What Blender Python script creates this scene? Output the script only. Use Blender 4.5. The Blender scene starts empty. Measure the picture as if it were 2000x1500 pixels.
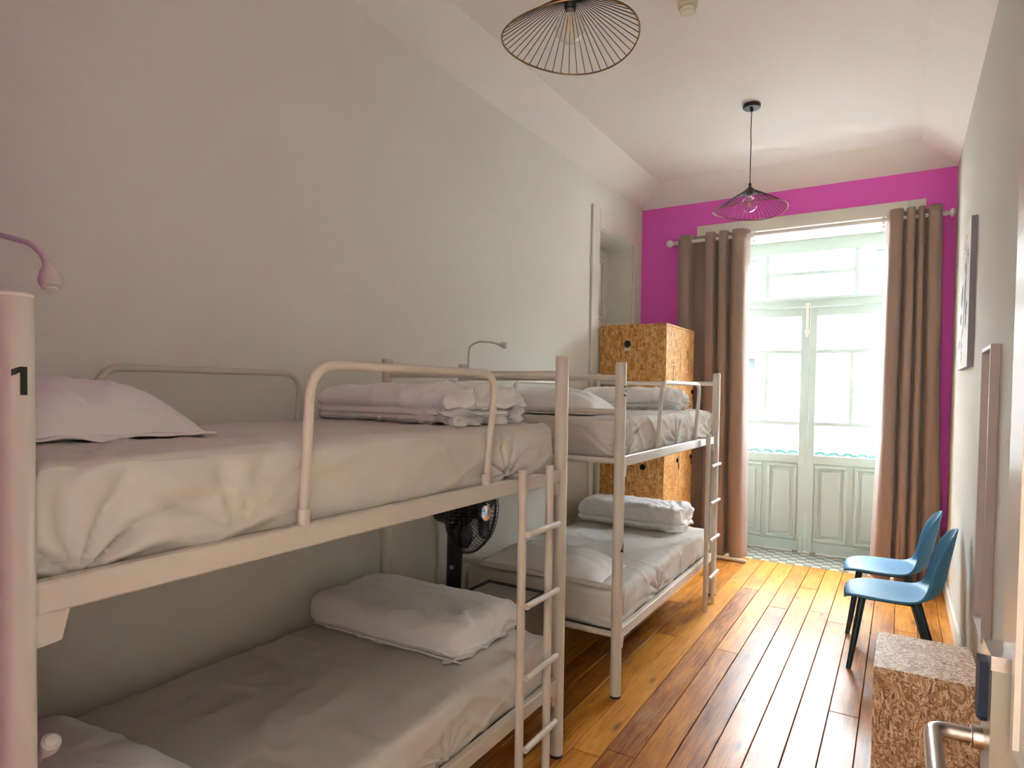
import bpy, bmesh, math, random
from mathutils import Vector, Matrix, noise
random.seed(7)
S = bpy.context.scene
COL = S.collection
PI = math.pi

# ------------------------------------------------------------------ camera
cam = bpy.data.cameras.new('camera')
cam_ob = bpy.data.objects.new('camera', cam); COL.objects.link(cam_ob)
cam.sensor_fit = 'HORIZONTAL'; cam.sensor_width = 36.0
cam.lens = 36.0 * 1231.2 / 2000.0
cam.shift_y = 44.0 / 2000.0
cam.clip_start = 0.02
YAW, PITCH, ROLL = 0.55345602, 0.02701134, 0.0138197
cam_ob.matrix_world = (Matrix.Translation((0, 0, 1.6)) @ Matrix.Rotation(YAW, 4, 'Z')
                       @ Matrix.Rotation(PI / 2 - PITCH, 4, 'X') @ Matrix.Rotation(ROLL, 4, 'Z'))
S.camera = cam_ob

# ------------------------------------------------------------------ light and exposure
world = bpy.data.worlds.new('world'); S.world = world
world.use_nodes = True
bg = world.node_tree.nodes['Background']
bg.inputs[0].default_value = (0.86, 0.94, 1.0, 1); bg.inputs[1].default_value = 9.5
sun = bpy.data.lights.new('sun', 'SUN'); sun.energy = 3.0; sun.angle = math.radians(1.0); sun.color = (1.0, 0.97, 0.92)
sun_ob = bpy.data.objects.new('sun', sun); COL.objects.link(sun_ob)
sun_ob.rotation_euler = Vector((0.25, 0.75, -0.8)).to_track_quat('-Z', 'Y').to_euler()
hall_fill = bpy.data.lights.new('corridor_fill_light', 'AREA'); hall_fill.shape = 'RECTANGLE'; hall_fill.size = 1.5; hall_fill.size_y = 2.4  # added fill light in the unseen corridor, lifting the room from behind the camera
hall_fill.energy = 11.0; hall_fill.color = (1.0, 0.86, 0.70)
hall_fill_ob = bpy.data.objects.new('corridor_fill_light', hall_fill); COL.objects.link(hall_fill_ob)
hall_fill_ob.location = (-0.55, -1.95, 2.0); hall_fill_ob.rotation_euler = (PI / 2, 0, 0)
S.view_settings.view_transform = 'Standard'
S.view_settings.look = 'None'
S.view_settings.gamma = 1.0
S.view_settings.use_curve_mapping = False
S.view_settings.exposure = 2.78

# ------------------------------------------------------------------ materials
def mat(name, col, rough=0.5, metal=0.0, spec=0.5, coat=0.0, bump=None, var=None, sheen=0.0):
    """col: linear rgb. bump=(scale,strength[,detail]); var=(scale, amount) value variation by noise"""
    m = bpy.data.materials.new(name); m.use_nodes = True
    nt = m.node_tree; b = nt.nodes['Principled BSDF']
    b.inputs['Base Color'].default_value = (*col, 1); b.inputs['Roughness'].default_value = rough
    b.inputs['Metallic'].default_value = metal; b.inputs['Specular IOR Level'].default_value = spec
    b.inputs['Coat Weight'].default_value = coat; b.inputs['Coat Roughness'].default_value = 0.12
    if sheen: b.inputs['Sheen Weight'].default_value = sheen
    tc = nt.nodes.new('ShaderNodeTexCoord')
    if var:
        n = nt.nodes.new('ShaderNodeTexNoise'); n.inputs['Scale'].default_value = var[0]; n.inputs['Detail'].default_value = 5
        nt.links.new(tc.outputs['Object'], n.inputs['Vector'])
        mx = nt.nodes.new('ShaderNodeMix'); mx.data_type = 'RGBA'
        mx.inputs[6].default_value = (*[c * (1 - var[1]) for c in col], 1); mx.inputs[7].default_value = (*[min(1, c * (1 + var[1])) for c in col], 1)
        nt.links.new(n.outputs['Fac'], mx.inputs[0]); nt.links.new(mx.outputs[2], b.inputs['Base Color'])
    if bump:
        n = nt.nodes.new('ShaderNodeTexNoise'); n.inputs['Scale'].default_value = bump[0]
        n.inputs['Detail'].default_value = bump[2] if len(bump) > 2 else 4
        nt.links.new(tc.outputs['Object'], n.inputs['Vector'])
        bp = nt.nodes.new('ShaderNodeBump'); bp.inputs['Strength'].default_value = bump[1]; bp.inputs['Distance'].default_value = 0.01
        nt.links.new(n.outputs['Fac'], bp.inputs['Height']); nt.links.new(bp.outputs['Normal'], b.inputs['Normal'])
    return m

M = {}
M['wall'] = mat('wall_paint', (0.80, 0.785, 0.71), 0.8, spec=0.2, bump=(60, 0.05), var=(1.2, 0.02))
M['wall_right'] = mat('wall_paint_dimmed', (0.66, 0.64, 0.57), 0.8, spec=0.15, bump=(60, 0.05), var=(1.2, 0.02))  # wall paint copy, darkened in colour to offset strong daylight on this wall
M['purple'] = mat('purple_paint', (0.90, 0.155, 0.69), 0.8, spec=0.2, bump=(60, 0.06), var=(1.5, 0.03))
M['ceiling'] = mat('ceiling_paint', (0.87, 0.84, 0.805), 0.75, spec=0.25, bump=(30, 0.03), var=(0.8, 0.01))
M['joinery'] = mat('white_joinery_paint', (0.76, 0.74, 0.65), 0.38, spec=0.45, bump=(25, 0.03), var=(3, 0.02))
M['door_white'] = mat('white_balcony_door_paint', (0.50, 0.605, 0.585), 0.5, spec=0.25, bump=(25, 0.03), var=(3, 0.02))
M['groove'] = mat('dark_joint', (0.035, 0.02, 0.012), 0.9)
M['bed'] = mat('cream_bed_enamel', (0.66, 0.605, 0.53), 0.34, spec=0.4, coat=0.1, bump=(90, 0.02), var=(6, 0.02))
M['bed_cap'] = mat('cream_plastic_cap', (0.76, 0.72, 0.66), 0.35)
M['black_plastic'] = mat('black_plastic', (0.012, 0.016, 0.022), 0.35, spec=0.5)
M['black_metal'] = mat('black_metal', (0.012, 0.012, 0.014), 0.4, spec=0.5)
M['brass'] = mat('brown_brass', (0.27, 0.15, 0.06), 0.35, metal=0.7)
M['sticker'] = mat('black_vinyl', (0.012, 0.012, 0.012), 0.45)
M['sheet'] = mat('white_sheet_cotton', (0.67, 0.63, 0.575), 0.75, spec=0.25, bump=(14, 0.25, 3), sheen=0.15)
M['duvet'] = mat('white_duvet_cotton', (0.86, 0.845, 0.83), 0.8, spec=0.2, bump=(22, 0.35, 4), sheen=0.2)
M['ticking'] = mat('grey_mattress_ticking', (0.52, 0.50, 0.46), 0.85, spec=0.2, bump=(160, 0.15))
M['deck'] = mat('dark_brown_board', (0.10, 0.055, 0.03), 0.6, var=(8, 0.3))
M['chair'] = mat('blue_grey_plastic', (0.06, 0.225, 0.385), 0.5, spec=0.3, bump=(350, 0.05))
M['chair_leg'] = mat('dark_teal_plastic', (0.012, 0.035, 0.048), 0.35, spec=0.5)
M['chrome'] = mat('chrome', (0.85, 0.85, 0.87), 0.12, metal=1.0)
M['steel'] = mat('brushed_steel', (0.62, 0.58, 0.54), 0.28, metal=1.0, bump=(200, 0.03))
M['lockcase'] = mat('grey_green_lock_metal', (0.30, 0.29, 0.25), 0.4, metal=0.6)
M['reader'] = mat('dark_blue_plastic', (0.010, 0.016, 0.035), 0.5, spec=0.2)
M['white_plastic'] = mat('white_plastic', (0.78, 0.76, 0.72), 0.35)
M['lamp_plastic'] = mat('pale_grey_plastic', (0.62, 0.57, 0.55), 0.32)
M['canvas'] = mat('white_canvas', (0.85, 0.84, 0.81), 0.8, bump=(400, 0.1))
M['canvas_side'] = mat('grey_violet_canvas_edge', (0.30, 0.28, 0.34), 0.8, bump=(400, 0.1))
M['ink'] = mat('black_ink', (0.02, 0.02, 0.022), 0.7)
M['greyink'] = mat('grey_ink', (0.28, 0.27, 0.26), 0.7)
M['mirror_frame'] = mat('taupe_frame', (0.44, 0.38, 0.36), 0.45, var=(12, 0.06))
M['mirror'] = mat('mirror_glass', (0.9, 0.9, 0.9), 0.02, metal=1.0)
M['crate'] = mat('grey_crate_plastic', (0.19, 0.18, 0.165), 0.55)
M['crate_pale'] = mat('pale_crate_plastic', (0.36, 0.33, 0.29), 0.5)
M['crate_dark'] = mat('dark_crate_plastic', (0.03, 0.032, 0.035), 0.5)
M['fan_navy'] = mat('navy_fan_plastic', (0.012, 0.018, 0.035), 0.25, spec=0.5)
M['blade'] = mat('smoky_blade_plastic', (0.02, 0.026, 0.04), 0.2, spec=0.6)
M['facade'] = mat('pale_render', (0.25, 0.25, 0.24), 0.9, spec=0.1, bump=(8, 0.1))
M['facade_trim'] = mat('pale_stone', (0.22, 0.235, 0.22), 0.9, spec=0.1)
M['facade_glass'] = mat('dull_window_glass', (0.026, 0.033, 0.033), 0.5, spec=0.05)
M['asphalt'] = mat('grey_asphalt', (0.16, 0.16, 0.155), 0.9, spec=0.1)
M['green'] = mat('green_ironwork', (0.002, 0.075, 0.045), 0.45)
M['rail_white'] = mat('pale_rail_paint', (0.74, 0.80, 0.76), 0.5)
M['tile_dark'] = mat('slate_tile', (0.17, 0.19, 0.20), 0.35, var=(9, 0.15))
M['tile_pale'] = mat('cream_tile', (0.50, 0.48, 0.39), 0.35, var=(9, 0.1))
M['cable'] = mat('white_cable', (0.72, 0.70, 0.66), 0.5)
M['white_tube'] = mat('white_tube_paint', (0.82, 0.80, 0.76), 0.3)
M['sensor'] = mat('cream_sensor_plastic', (0.66, 0.61, 0.48), 0.4)
M['sensor_lens'] = mat('cream_lens', (0.85, 0.82, 0.66), 0.25)
M['door_near'] = mat('glossy_white_door', (0.56, 0.53, 0.47), 0.32, spec=0.3, coat=0.0)

def fabric_curtain():
    m = mat('taupe_satin_curtain', (0.34, 0.24, 0.195), 0.45, spec=0.35, bump=(250, 0.08), sheen=0.3)
    nt = m.node_tree; b = nt.nodes['Principled BSDF']
    b.inputs['Anisotropic'].default_value = 0.3
    return m
M['curtain'] = fabric_curtain()

def glass(name, gloss, rough=0.02, tint=(1, 1, 1)):
    m = bpy.data.materials.new(name); m.use_nodes = True; nt = m.node_tree
    for n in list(nt.nodes):
        if n.type != 'OUTPUT_MATERIAL': nt.nodes.remove(n)
    out = [n for n in nt.nodes if n.type == 'OUTPUT_MATERIAL'][0]
    t = nt.nodes.new('ShaderNodeBsdfTransparent'); t.inputs[0].default_value = (*tint, 1)
    g = nt.nodes.new('ShaderNodeBsdfGlossy'); g.inputs['Roughness'].default_value = rough
    lw = nt.nodes.new('ShaderNodeLayerWeight'); lw.inputs[0].default_value = 0.5
    pw = nt.nodes.new('ShaderNodeMath'); pw.operation = 'POWER'; pw.inputs[1].default_value = 4.0
    sc = nt.nodes.new('ShaderNodeMath'); sc.operation = 'MULTIPLY_ADD'; sc.inputs[1].default_value = gloss; sc.inputs[2].default_value = 0.05
    nt.links.new(lw.outputs['Facing'], pw.inputs[0]); nt.links.new(pw.outputs[0], sc.inputs[0])
    mx = nt.nodes.new('ShaderNodeMixShader')
    nt.links.new(sc.outputs[0], mx.inputs[0]); nt.links.new(t.outputs[0], mx.inputs[1]); nt.links.new(g.outputs[0], mx.inputs[2])
    nt.links.new(mx.outputs[0], out.inputs[0])
    return m
M['pane'] = glass('window_glass', 0.5)
M['bulb'] = glass('bulb_glass', 0.95, tint=(0.97, 0.96, 0.94))
fil = mat('amber_filament', (0.75, 0.50, 0.18), 0.4)
M['filament'] = fil

def wood_floor():
    m = bpy.data.materials.new('varnished_pine'); m.use_nodes = True; nt = m.node_tree; L = nt.links.new
    b = nt.nodes['Principled BSDF']
    tc = nt.nodes.new('ShaderNodeTexCoord'); oi = nt.nodes.new('ShaderNodeObjectInfo')
    sc = nt.nodes.new('ShaderNodeVectorMath'); sc.operation = 'MULTIPLY_ADD'
    sc.inputs[1].default_value = (1, 1, 1)
    rv = nt.nodes.new('ShaderNodeCombineXYZ'); mm = nt.nodes.new('ShaderNodeMath'); mm.operation = 'MULTIPLY'; mm.inputs[1].default_value = 37.0
    L(oi.outputs['Random'], mm.inputs[0]); L(mm.outputs[0], rv.inputs[0]); L(mm.outputs[0], rv.inputs[1]); L(mm.outputs[0], rv.inputs[2])
    L(tc.outputs['Object'], sc.inputs[0]); L(rv.outputs[0], sc.inputs[2])
    mp = nt.nodes.new('ShaderNodeMapping'); mp.inputs['Scale'].default_value = (22, 1.3, 22); L(sc.outputs[0], mp.inputs[0])
    g = nt.nodes.new('ShaderNodeTexNoise'); g.inputs['Scale'].default_value = 2.2; g.inputs['Detail'].default_value = 7; g.inputs['Distortion'].default_value = 1.2
    L(mp.outputs[0], g.inputs['Vector'])
    mp2 = nt.nodes.new('ShaderNodeMapping'); mp2.inputs['Scale'].default_value = (5, 1.4, 5); L(sc.outputs[0], mp2.inputs[0])
    bl = nt.nodes.new('ShaderNodeTexNoise'); bl.inputs['Scale'].default_value = 1.6; bl.inputs['Detail'].default_value = 5; bl.inputs['Roughness'].default_value = 0.65
    L(mp2.outputs[0], bl.inputs['Vector'])
    ramp = nt.nodes.new('ShaderNodeValToRGB'); e = ramp.color_ramp.elements
    e[0].position = 0.30; e[0].color = (0.20, 0.055, 0.010, 1); e[1].position = 0.78; e[1].color = (0.80, 0.40, 0.075, 1)
    x = e.new(0.52); x.color = (0.58, 0.225, 0.032, 1)
    a = nt.nodes.new('ShaderNodeMix'); a.data_type = 'FLOAT'; a.inputs[0].default_value = 0.55
    L(g.outputs['Fac'], a.inputs[2]); L(bl.outputs['Fac'], a.inputs[3])
    ad = nt.nodes.new('ShaderNodeMath'); ad.operation = 'ADD'; r2 = nt.nodes.new('ShaderNodeMath'); r2.operation = 'MULTIPLY_ADD'
    r2.inputs[1].default_value = 0.20; r2.inputs[2].default_value = -0.10
    L(oi.outputs['Random'], r2.inputs[0]); L(a.outputs[0], ad.inputs[0]); L(r2.outputs[0], ad.inputs[1])
    L(ad.outputs[0], ramp.inputs[0])
    # knots
    mk = nt.nodes.new('ShaderNodeMapping'); mk.inputs['Scale'].default_value = (7.5, 2.2, 7.5); L(sc.outputs[0], mk.inputs[0])
    vk = nt.nodes.new('ShaderNodeTexVoronoi'); vk.inputs['Scale'].default_value = 1.0; L(mk.outputs[0], vk.inputs['Vector'])
    kr = nt.nodes.new('ShaderNodeValToRGB'); kr.color_ramp.elements[0].position = 0.03; kr.color_ramp.elements[0].color = (0.9, 0.9, 0.9, 1)
    kr.color_ramp.elements[1].position = 0.16; kr.color_ramp.elements[1].color = (0, 0, 0, 1)
    L(vk.outputs['Distance'], kr.inputs[0])
    kx = nt.nodes.new('ShaderNodeMix'); kx.data_type = 'RGBA'; kx.inputs[7].default_value = (0.075, 0.02, 0.008, 1)
    L(kr.outputs[0], kx.inputs[0]); L(ramp.outputs[0], kx.inputs[6])
    # worn greyish patches
    wn = nt.nodes.new('ShaderNodeTexNoise'); wn.inputs['Scale'].default_value = 2.4; wn.inputs['Detail'].default_value = 8; wn.inputs['Roughness'].default_value = 0.7
    L(sc.outputs[0], wn.inputs['Vector'])
    wr = nt.nodes.new('ShaderNodeValToRGB'); wr.color_ramp.elements[0].position = 0.56; wr.color_ramp.elements[0].color = (0, 0, 0, 1); wr.color_ramp.elements[1].position = 0.72; wr.color_ramp.elements[1].color = (0.55, 0.55, 0.55, 1)
    L(wn.outputs['Fac'], wr.inputs[0])
    wx = nt.nodes.new('ShaderNodeMix'); wx.data_type = 'RGBA'; wx.inputs[7].default_value = (0.36, 0.25, 0.17, 1)
    L(wr.outputs[0], wx.inputs[0]); L(kx.outputs[2], wx.inputs[6]); L(wx.outputs[2], b.inputs['Base Color'])
    rr = nt.nodes.new('ShaderNodeMapRange'); rr.inputs['To Min'].default_value = 0.24; rr.inputs['To Max'].default_value = 0.46
    L(wn.outputs['Fac'], rr.inputs[0]); L(rr.outputs[0], b.inputs['Roughness'])
    b.inputs['Specular IOR Level'].default_value = 0.3
    b.inputs['Coat Weight'].default_value = 0.1; b.inputs['Coat Roughness'].default_value = 0.25
    bp = nt.nodes.new('ShaderNodeBump'); bp.inputs['Strength'].default_value = 0.12; bp.inputs['Distance'].default_value = 0.004
    L(a.outputs[0], bp.inputs['Height']); L(bp.outputs['Normal'], b.inputs['Normal'])
    return m
M['plank'] = wood_floor()

def osb(name, dark, mid, light, sc0, thin=1.0):
    m = bpy.data.materials.new(name); m.use_nodes = True; nt = m.node_tree; L = nt.links.new
    b = nt.nodes['Principled BSDF']; b.inputs['Roughness'].default_value = 0.5; b.inputs['Specular IOR Level'].default_value = 0.4
    tc = nt.nodes.new('ShaderNodeTexCoord')
    prev = None; hprev = None
    for i, (rot, scl) in enumerate((((0.5, 0.7, 0.6), (1, 4.4, 4.0)), ((-0.5, 1.9, 2.2), (1, 4.6, 3.8)), ((1.3, -0.7, 2.9), (1, 5.0, 3.6)), ((0.2, 2.6, 1.3), (1, 4.0, 4.4)), ((1.0, 0.3, -0.8), (1, 4.6, 4.2)), ((0.4, -1.3, 1.8), (1, 4.4, 4.0)))):
        wn = nt.nodes.new('ShaderNodeTexNoise'); wn.inputs['Scale'].default_value = 9; wn.inputs['Detail'].default_value = 2
        L(tc.outputs['Object'], wn.inputs['Vector'])
        wm = nt.nodes.new('ShaderNodeVectorMath'); wm.operation = 'MULTIPLY_ADD'; wm.inputs[1].default_value = (0.05, 0.05, 0.05)
        L(wn.outputs['Color'], wm.inputs[0]); L(tc.outputs['Object'], wm.inputs[2])
        mp = nt.nodes.new('ShaderNodeMapping'); mp.vector_type = 'TEXTURE'; mp.inputs['Rotation'].default_value = rot; mp.inputs['Scale'].default_value = (1.0, 1/(scl[1]*thin), 1/(scl[2]*thin)); mp.inputs['Location'].default_value = (i * 3.1, i, i)
        L(wm.outputs[0], mp.inputs[0])
        v = nt.nodes.new('ShaderNodeTexVoronoi'); v.inputs['Scale'].default_value = sc0; L(mp.outputs[0], v.inputs['Vector'])
        sp = nt.nodes.new('ShaderNodeSeparateColor'); L(v.outputs['Color'], sp.inputs[0])
        ramp = nt.nodes.new('ShaderNodeValToRGB'); e = ramp.color_ramp.elements
        e[0].color = (*dark, 1); e[1].color = (*light, 1); e[0].position = 0.0; e[1].position = 1.0
        x = e.new(0.22); x.color = (*[0.5 * (p + q) for p, q in zip(dark, mid)], 1); x = e.new(0.5); x.color = (*mid, 1)
        L(sp.outputs[0], ramp.inputs[0])
        if prev is None: prev = ramp.outputs[0]; hprev = sp.outputs[0]
        else:
            th = nt.nodes.new('ShaderNodeMath'); th.operation = 'GREATER_THAN'; th.inputs[1].default_value = 0.52; L(sp.outputs[1], th.inputs[0])
            mx = nt.nodes.new('ShaderNodeMix'); mx.data_type = 'RGBA'; L(th.outputs[0], mx.inputs[0]); L(prev, mx.inputs[6]); L(ramp.outputs[0], mx.inputs[7]); prev = mx.outputs[2]
            mh = nt.nodes.new('ShaderNodeMix'); mh.data_type = 'FLOAT'; L(th.outputs[0], mh.inputs[0]); L(hprev, mh.inputs[2]); L(sp.outputs[0], mh.inputs[3]); hprev = mh.outputs[0]
    L(prev, b.inputs['Base Color'])
    bp = nt.nodes.new('ShaderNodeBump'); bp.inputs['Strength'].default_value = 0.15; bp.inputs['Distance'].default_value = 0.004
    L(hprev, bp.inputs['Height']); L(bp.outputs['Normal'], b.inputs['Normal'])
    return m
M['osb'] = osb('strand_board', (0.40, 0.15, 0.032), (0.62, 0.30, 0.08), (0.78, 0.48, 0.18), 15)
M['osb_pale'] = osb('pale_strand_board', (0.20, 0.09, 0.04), (0.50, 0.29, 0.15), (0.84, 0.67, 0.47), 17, 2.0)
M['osb_edge'] = mat('strand_board_edge', (0.48, 0.24, 0.08), 0.6, var=(60, 0.4))
M['hole'] = mat('dark_hole', (0.008, 0.007, 0.006), 0.8)

# ------------------------------------------------------------------ mesh helpers
class MB:
    def __init__(s): s.v = []; s.f = []
    def add(s, vs, fs):
        k = len(s.v); s.v += [tuple(p) for p in vs]; s.f += [tuple(i + k for i in f) for f in fs]; return s
    def box(s, a, b, bev=0.0):
        x0, y0, z0 = [min(p, q) for p, q in zip(a, b)]; x1, y1, z1 = [max(p, q) for p, q in zip(a, b)]
        if bev <= 0:
            return s.add([(x0,y0,z0),(x1,y0,z0),(x1,y1,z0),(x0,y1,z0),(x0,y0,z1),(x1,y0,z1),(x1,y1,z1),(x0,y1,z1)],
                         [(0,3,2,1),(4,5,6,7),(0,1,5,4),(1,2,6,5),(2,3,7,6),(3,0,4,7)])
        e = min(bev, (x1-x0)*.49, (y1-y0)*.49, (z1-z0)*.49)
        vs = []; idx = {}
        for i in (0,1):
            for j in (0,1):
                for k in (0,1):
                    X, Y, Z = (x0,x1)[i], (y0,y1)[j], (z0,z1)[k]; sx, sy, sz = (1,-1)[i]*e, (1,-1)[j]*e, (1,-1)[k]*e
                    for ax, p in enumerate(((X, Y+sy, Z+sz), (X+sx, Y, Z+sz), (X+sx, Y+sy, Z))):
                        idx[(i,j,k,ax)] = len(vs); vs.append(p)
        I = lambda i,j,k,ax: idx[(i,j,k,ax)]
        fs = []
        for i in (0,1): fs.append((I(i,0,0,0),I(i,1,0,0),I(i,1,1,0),I(i,0,1,0)))
        for j in (0,1): fs.append((I(0,j,0,1),I(1,j,0,1),I(1,j,1,1),I(0,j,1,1)))
        for k in (0,1): fs.append((I(0,0,k,2),I(1,0,k,2),I(1,1,k,2),I(0,1,k,2)))
        for j in (0,1):
            for k in (0,1): fs.append((I(0,j,k,1),I(1,j,k,1),I(1,j,k,2),I(0,j,k,2)))
        for i in (0,1):
            for k in (0,1): fs.append((I(i,0,k,0),I(i,1,k,0),I(i,1,k,2),I(i,0,k,2)))
        for i in (0,1):
            for j in (0,1): fs.append((I(i,j,0,0),I(i,j,1,0),I(i,j,1,1),I(i,j,0,1)))
        for i in (0,1):
            for j in (0,1):
                for k in (0,1): fs.append((I(i,j,k,0),I(i,j,k,1),I(i,j,k,2)))
        return s.add(vs, fs)
    def tube(s, pts, r, n=12, cap=True, closed=False):
        P = [Vector(p) for p in pts]; R = r if isinstance(r, (list, tuple)) else [r] * len(P); m = len(P)
        vs = []; nrm = None
        for i in range(m):
            if closed: t = (P[(i+1) % m] - P[i-1]).normalized()
            else: t = (P[min(i+1, m-1)] - P[max(i-1, 0)]).normalized()
            if nrm is None: nrm = t.orthogonal().normalized()
            nrm = (nrm - t * nrm.dot(t)); nrm = nrm.normalized() if nrm.length > 1e-6 else t.orthogonal().normalized()
            bi = t.cross(nrm)
            for k in range(n):
                a = 2 * PI * k / n
                vs.append(P[i] + (nrm * math.cos(a) + bi * math.sin(a)) * R[i])
        fs = []
        for i in range(m if closed else m - 1):
            j = (i + 1) % m
            for k in range(n): fs.append((i*n+k, i*n+(k+1) % n, j*n+(k+1) % n, j*n+k))
        if cap and not closed: fs += [tuple(range(n))[::-1], tuple((m-1)*n+k for k in range(n))]
        return s.add(vs, fs)
    def lathe(s, prof, c=(0,0,0), n=24, axis=None):
        q = Vector((0,0,1)).rotation_difference(Vector(axis).normalized()) if axis else None
        vs = []; fs = []; m = len(prof)
        for r, z in prof:
            for k in range(n):
                a = 2*PI*k/n; p = Vector((r*math.cos(a), r*math.sin(a), z))
                if q: p = q @ p
                vs.append(p + Vector(c))
        for i in range(m-1):
            for k in range(n): fs.append((i*n+k, i*n+(k+1) % n, (i+1)*n+(k+1) % n, (i+1)*n+k))
        if prof[0][0] > 1e-6: fs.append(tuple(range(n))[::-1])
        if prof[-1][0] > 1e-6: fs.append(tuple((m-1)*n+k for k in range(n)))
        return s.add(vs, fs)
    def prism(s, poly, axis, a, b):
        """poly 2-D outline extruded along axis 0/1/2 from a to b"""
        n = len(poly)
        def mk(p, t):
            return (t, p[0], p[1]) if axis == 0 else (p[0], t, p[1]) if axis == 1 else (p[0], p[1], t)
        return s.add([mk(p, a) for p in poly] + [mk(p, b) for p in poly],
                     [tuple(range(n))[::-1], tuple(range(n, 2*n))] + [(i, (i+1) % n, n+(i+1) % n, n+i) for i in range(n)])
    def grid(s, fn, nu, nv):
        vs = [fn(i/nu, j/nv) for j in range(nv+1) for i in range(nu+1)]
        fs = [(j*(nu+1)+i, j*(nu+1)+i+1, (j+1)*(nu+1)+i+1, (j+1)*(nu+1)+i) for j in range(nv) for i in range(nu)]
        return s.add(vs, fs)
    def lattice(s, xs, ys, zs, fn):
        """surface of a box lattice mapped by fn(Vector)"""
        nx, ny, nz = len(xs)-1, len(ys)-1, len(zs)-1; idx = {}; vs = []; fs = []
        def V(i, j, k):
            if (i,j,k) not in idx: idx[(i,j,k)] = len(vs); vs.append(fn(Vector((xs[i], ys[j], zs[k]))))
            return idx[(i,j,k)]
        for i in range(nx):
            for j in range(ny):
                fs.append((V(i,j,0),V(i,j+1,0),V(i+1,j+1,0),V(i+1,j,0))); fs.append((V(i,j,nz),V(i+1,j,nz),V(i+1,j+1,nz),V(i,j+1,nz)))
        for i in range(nx):
            for k in range(nz):
                fs.append((V(i,0,k),V(i+1,0,k),V(i+1,0,k+1),V(i,0,k+1))); fs.append((V(i,ny,k),V(i,ny,k+1),V(i+1,ny,k+1),V(i+1,ny,k)))
        for j in range(ny):
            for k in range(nz):
                fs.append((V(0,j,k),V(0,j,k+1),V(0,j+1,k+1),V(0,j+1,k))); fs.append((V(nx,j,k),V(nx,j+1,k),V(nx,j+1,k+1),V(nx,j,k+1)))
        return s.add(vs, fs)
    def xform(s, mtx): s.v = [tuple(mtx @ Vector(p)) for p in s.v]; return s

def wloc(o):
    l = Vector((0, 0, 0))
    while o: l = l + o.location; o = o.parent
    return l

def obj(name, mb, m, parent=None, smooth=35, solid=0.0):
    """one mesh object from world coordinates, origin kept at the parent thing's base"""
    me = bpy.data.meshes.new(name)
    off = wloc(parent) if parent else Vector((0, 0, 0))
    me.from_pydata([tuple(Vector(p) - off) for p in mb.v], [], mb.f); me.update()
    bm = bmesh.new(); bm.from_mesh(me)
    if solid: bmesh.ops.solidify(bm, geom=bm.faces[:], thickness=solid)
    bmesh.ops.recalc_face_normals(bm, faces=bm.faces); bm.to_mesh(me); bm.free()
    me.materials.append(M[m] if isinstance(m, str) else m)
    if smooth:
        me.shade_smooth(); me.set_sharp_from_angle(angle=math.radians(smooth))
    o = bpy.data.objects.new(name, me); COL.objects.link(o)
    if parent: o.parent = parent
    return o

def tag(o, label=None, cat=None, group=None, kind=None):
    if label: o['label'] = label
    if cat: o['category'] = cat
    if group: o['group'] = group
    if kind: o['kind'] = kind
    return o

def thing(name, loc, label, cat, group=None):
    o = bpy.data.objects.new(name, None); COL.objects.link(o); o.location = loc; o.empty_display_size = 0.1
    return tag(o, label, cat, group)

def struct(name, mb, m, parent=None, smooth=35, kind=True):
    o = obj(name, mb, m, parent, smooth)
    if parent is None: o['kind'] = 'structure'
    return o

def dup(root, loc, label, group=None):
    def cp(o, par):
        c = o.copy(); COL.objects.link(c); c.parent = par
        for ch in list(o.children): cp(ch, c)
        return c
    r = cp(root, None); r.location = loc; r['label'] = label
    if group: r['group'] = group
    return r

def fillet(pts, rad, seg=6):
    P = [Vector(p) for p in pts]; out = [P[0]]
    for i in range(1, len(P)-1):
        a = (P[i-1]-P[i]); b = (P[i+1]-P[i]); la, lb = a.length, b.length; a.normalize(); b.normalize()
        ang = a.angle(b); d = min(rad / math.tan(ang/2), la*.49, lb*.49); p0 = P[i]+a*d; p1 = P[i]+b*d
        for k in range(seg+1):
            t = k/seg; out.append(p0*(1-t)**2 + P[i]*2*t*(1-t) + p1*t*t)
    out.append(P[-1]); return out

def smoothpath(pts, n=8):
    P = [Vector(p).to_3d() for p in pts]; out = []
    for i in range(len(P)-1):
        p0, p1, p2, p3 = P[max(i-1,0)], P[i], P[i+1], P[min(i+2,len(P)-1)]
        for k in range(n):
            t = k/n
            out.append(0.5*((2*p1)+(-p0+p2)*t+(2*p0-5*p1+4*p2-p3)*t*t+(-p0+3*p1-3*p2+p3)*t**3))
    out.append(P[-1]); return out

def lin(a, b, n): return [a + (b-a)*i/n for i in range(n+1)]
def nz(p, s, seed=0): return noise.noise(Vector((p[0]*s+seed*7.3, p[1]*s+seed*3.1, p[2]*s-seed*5.7)))

# ------------------------------------------------------------------ room
XL, XR, YB, YF, ZC, ZW = -2.36, 0.345, 0.22, 6.37, 3.665, 3.49
OX0, OX1, OZ = -1.64, 0.005, 3.13        # balcony door opening
YD = 6.92                                # door plane
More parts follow.
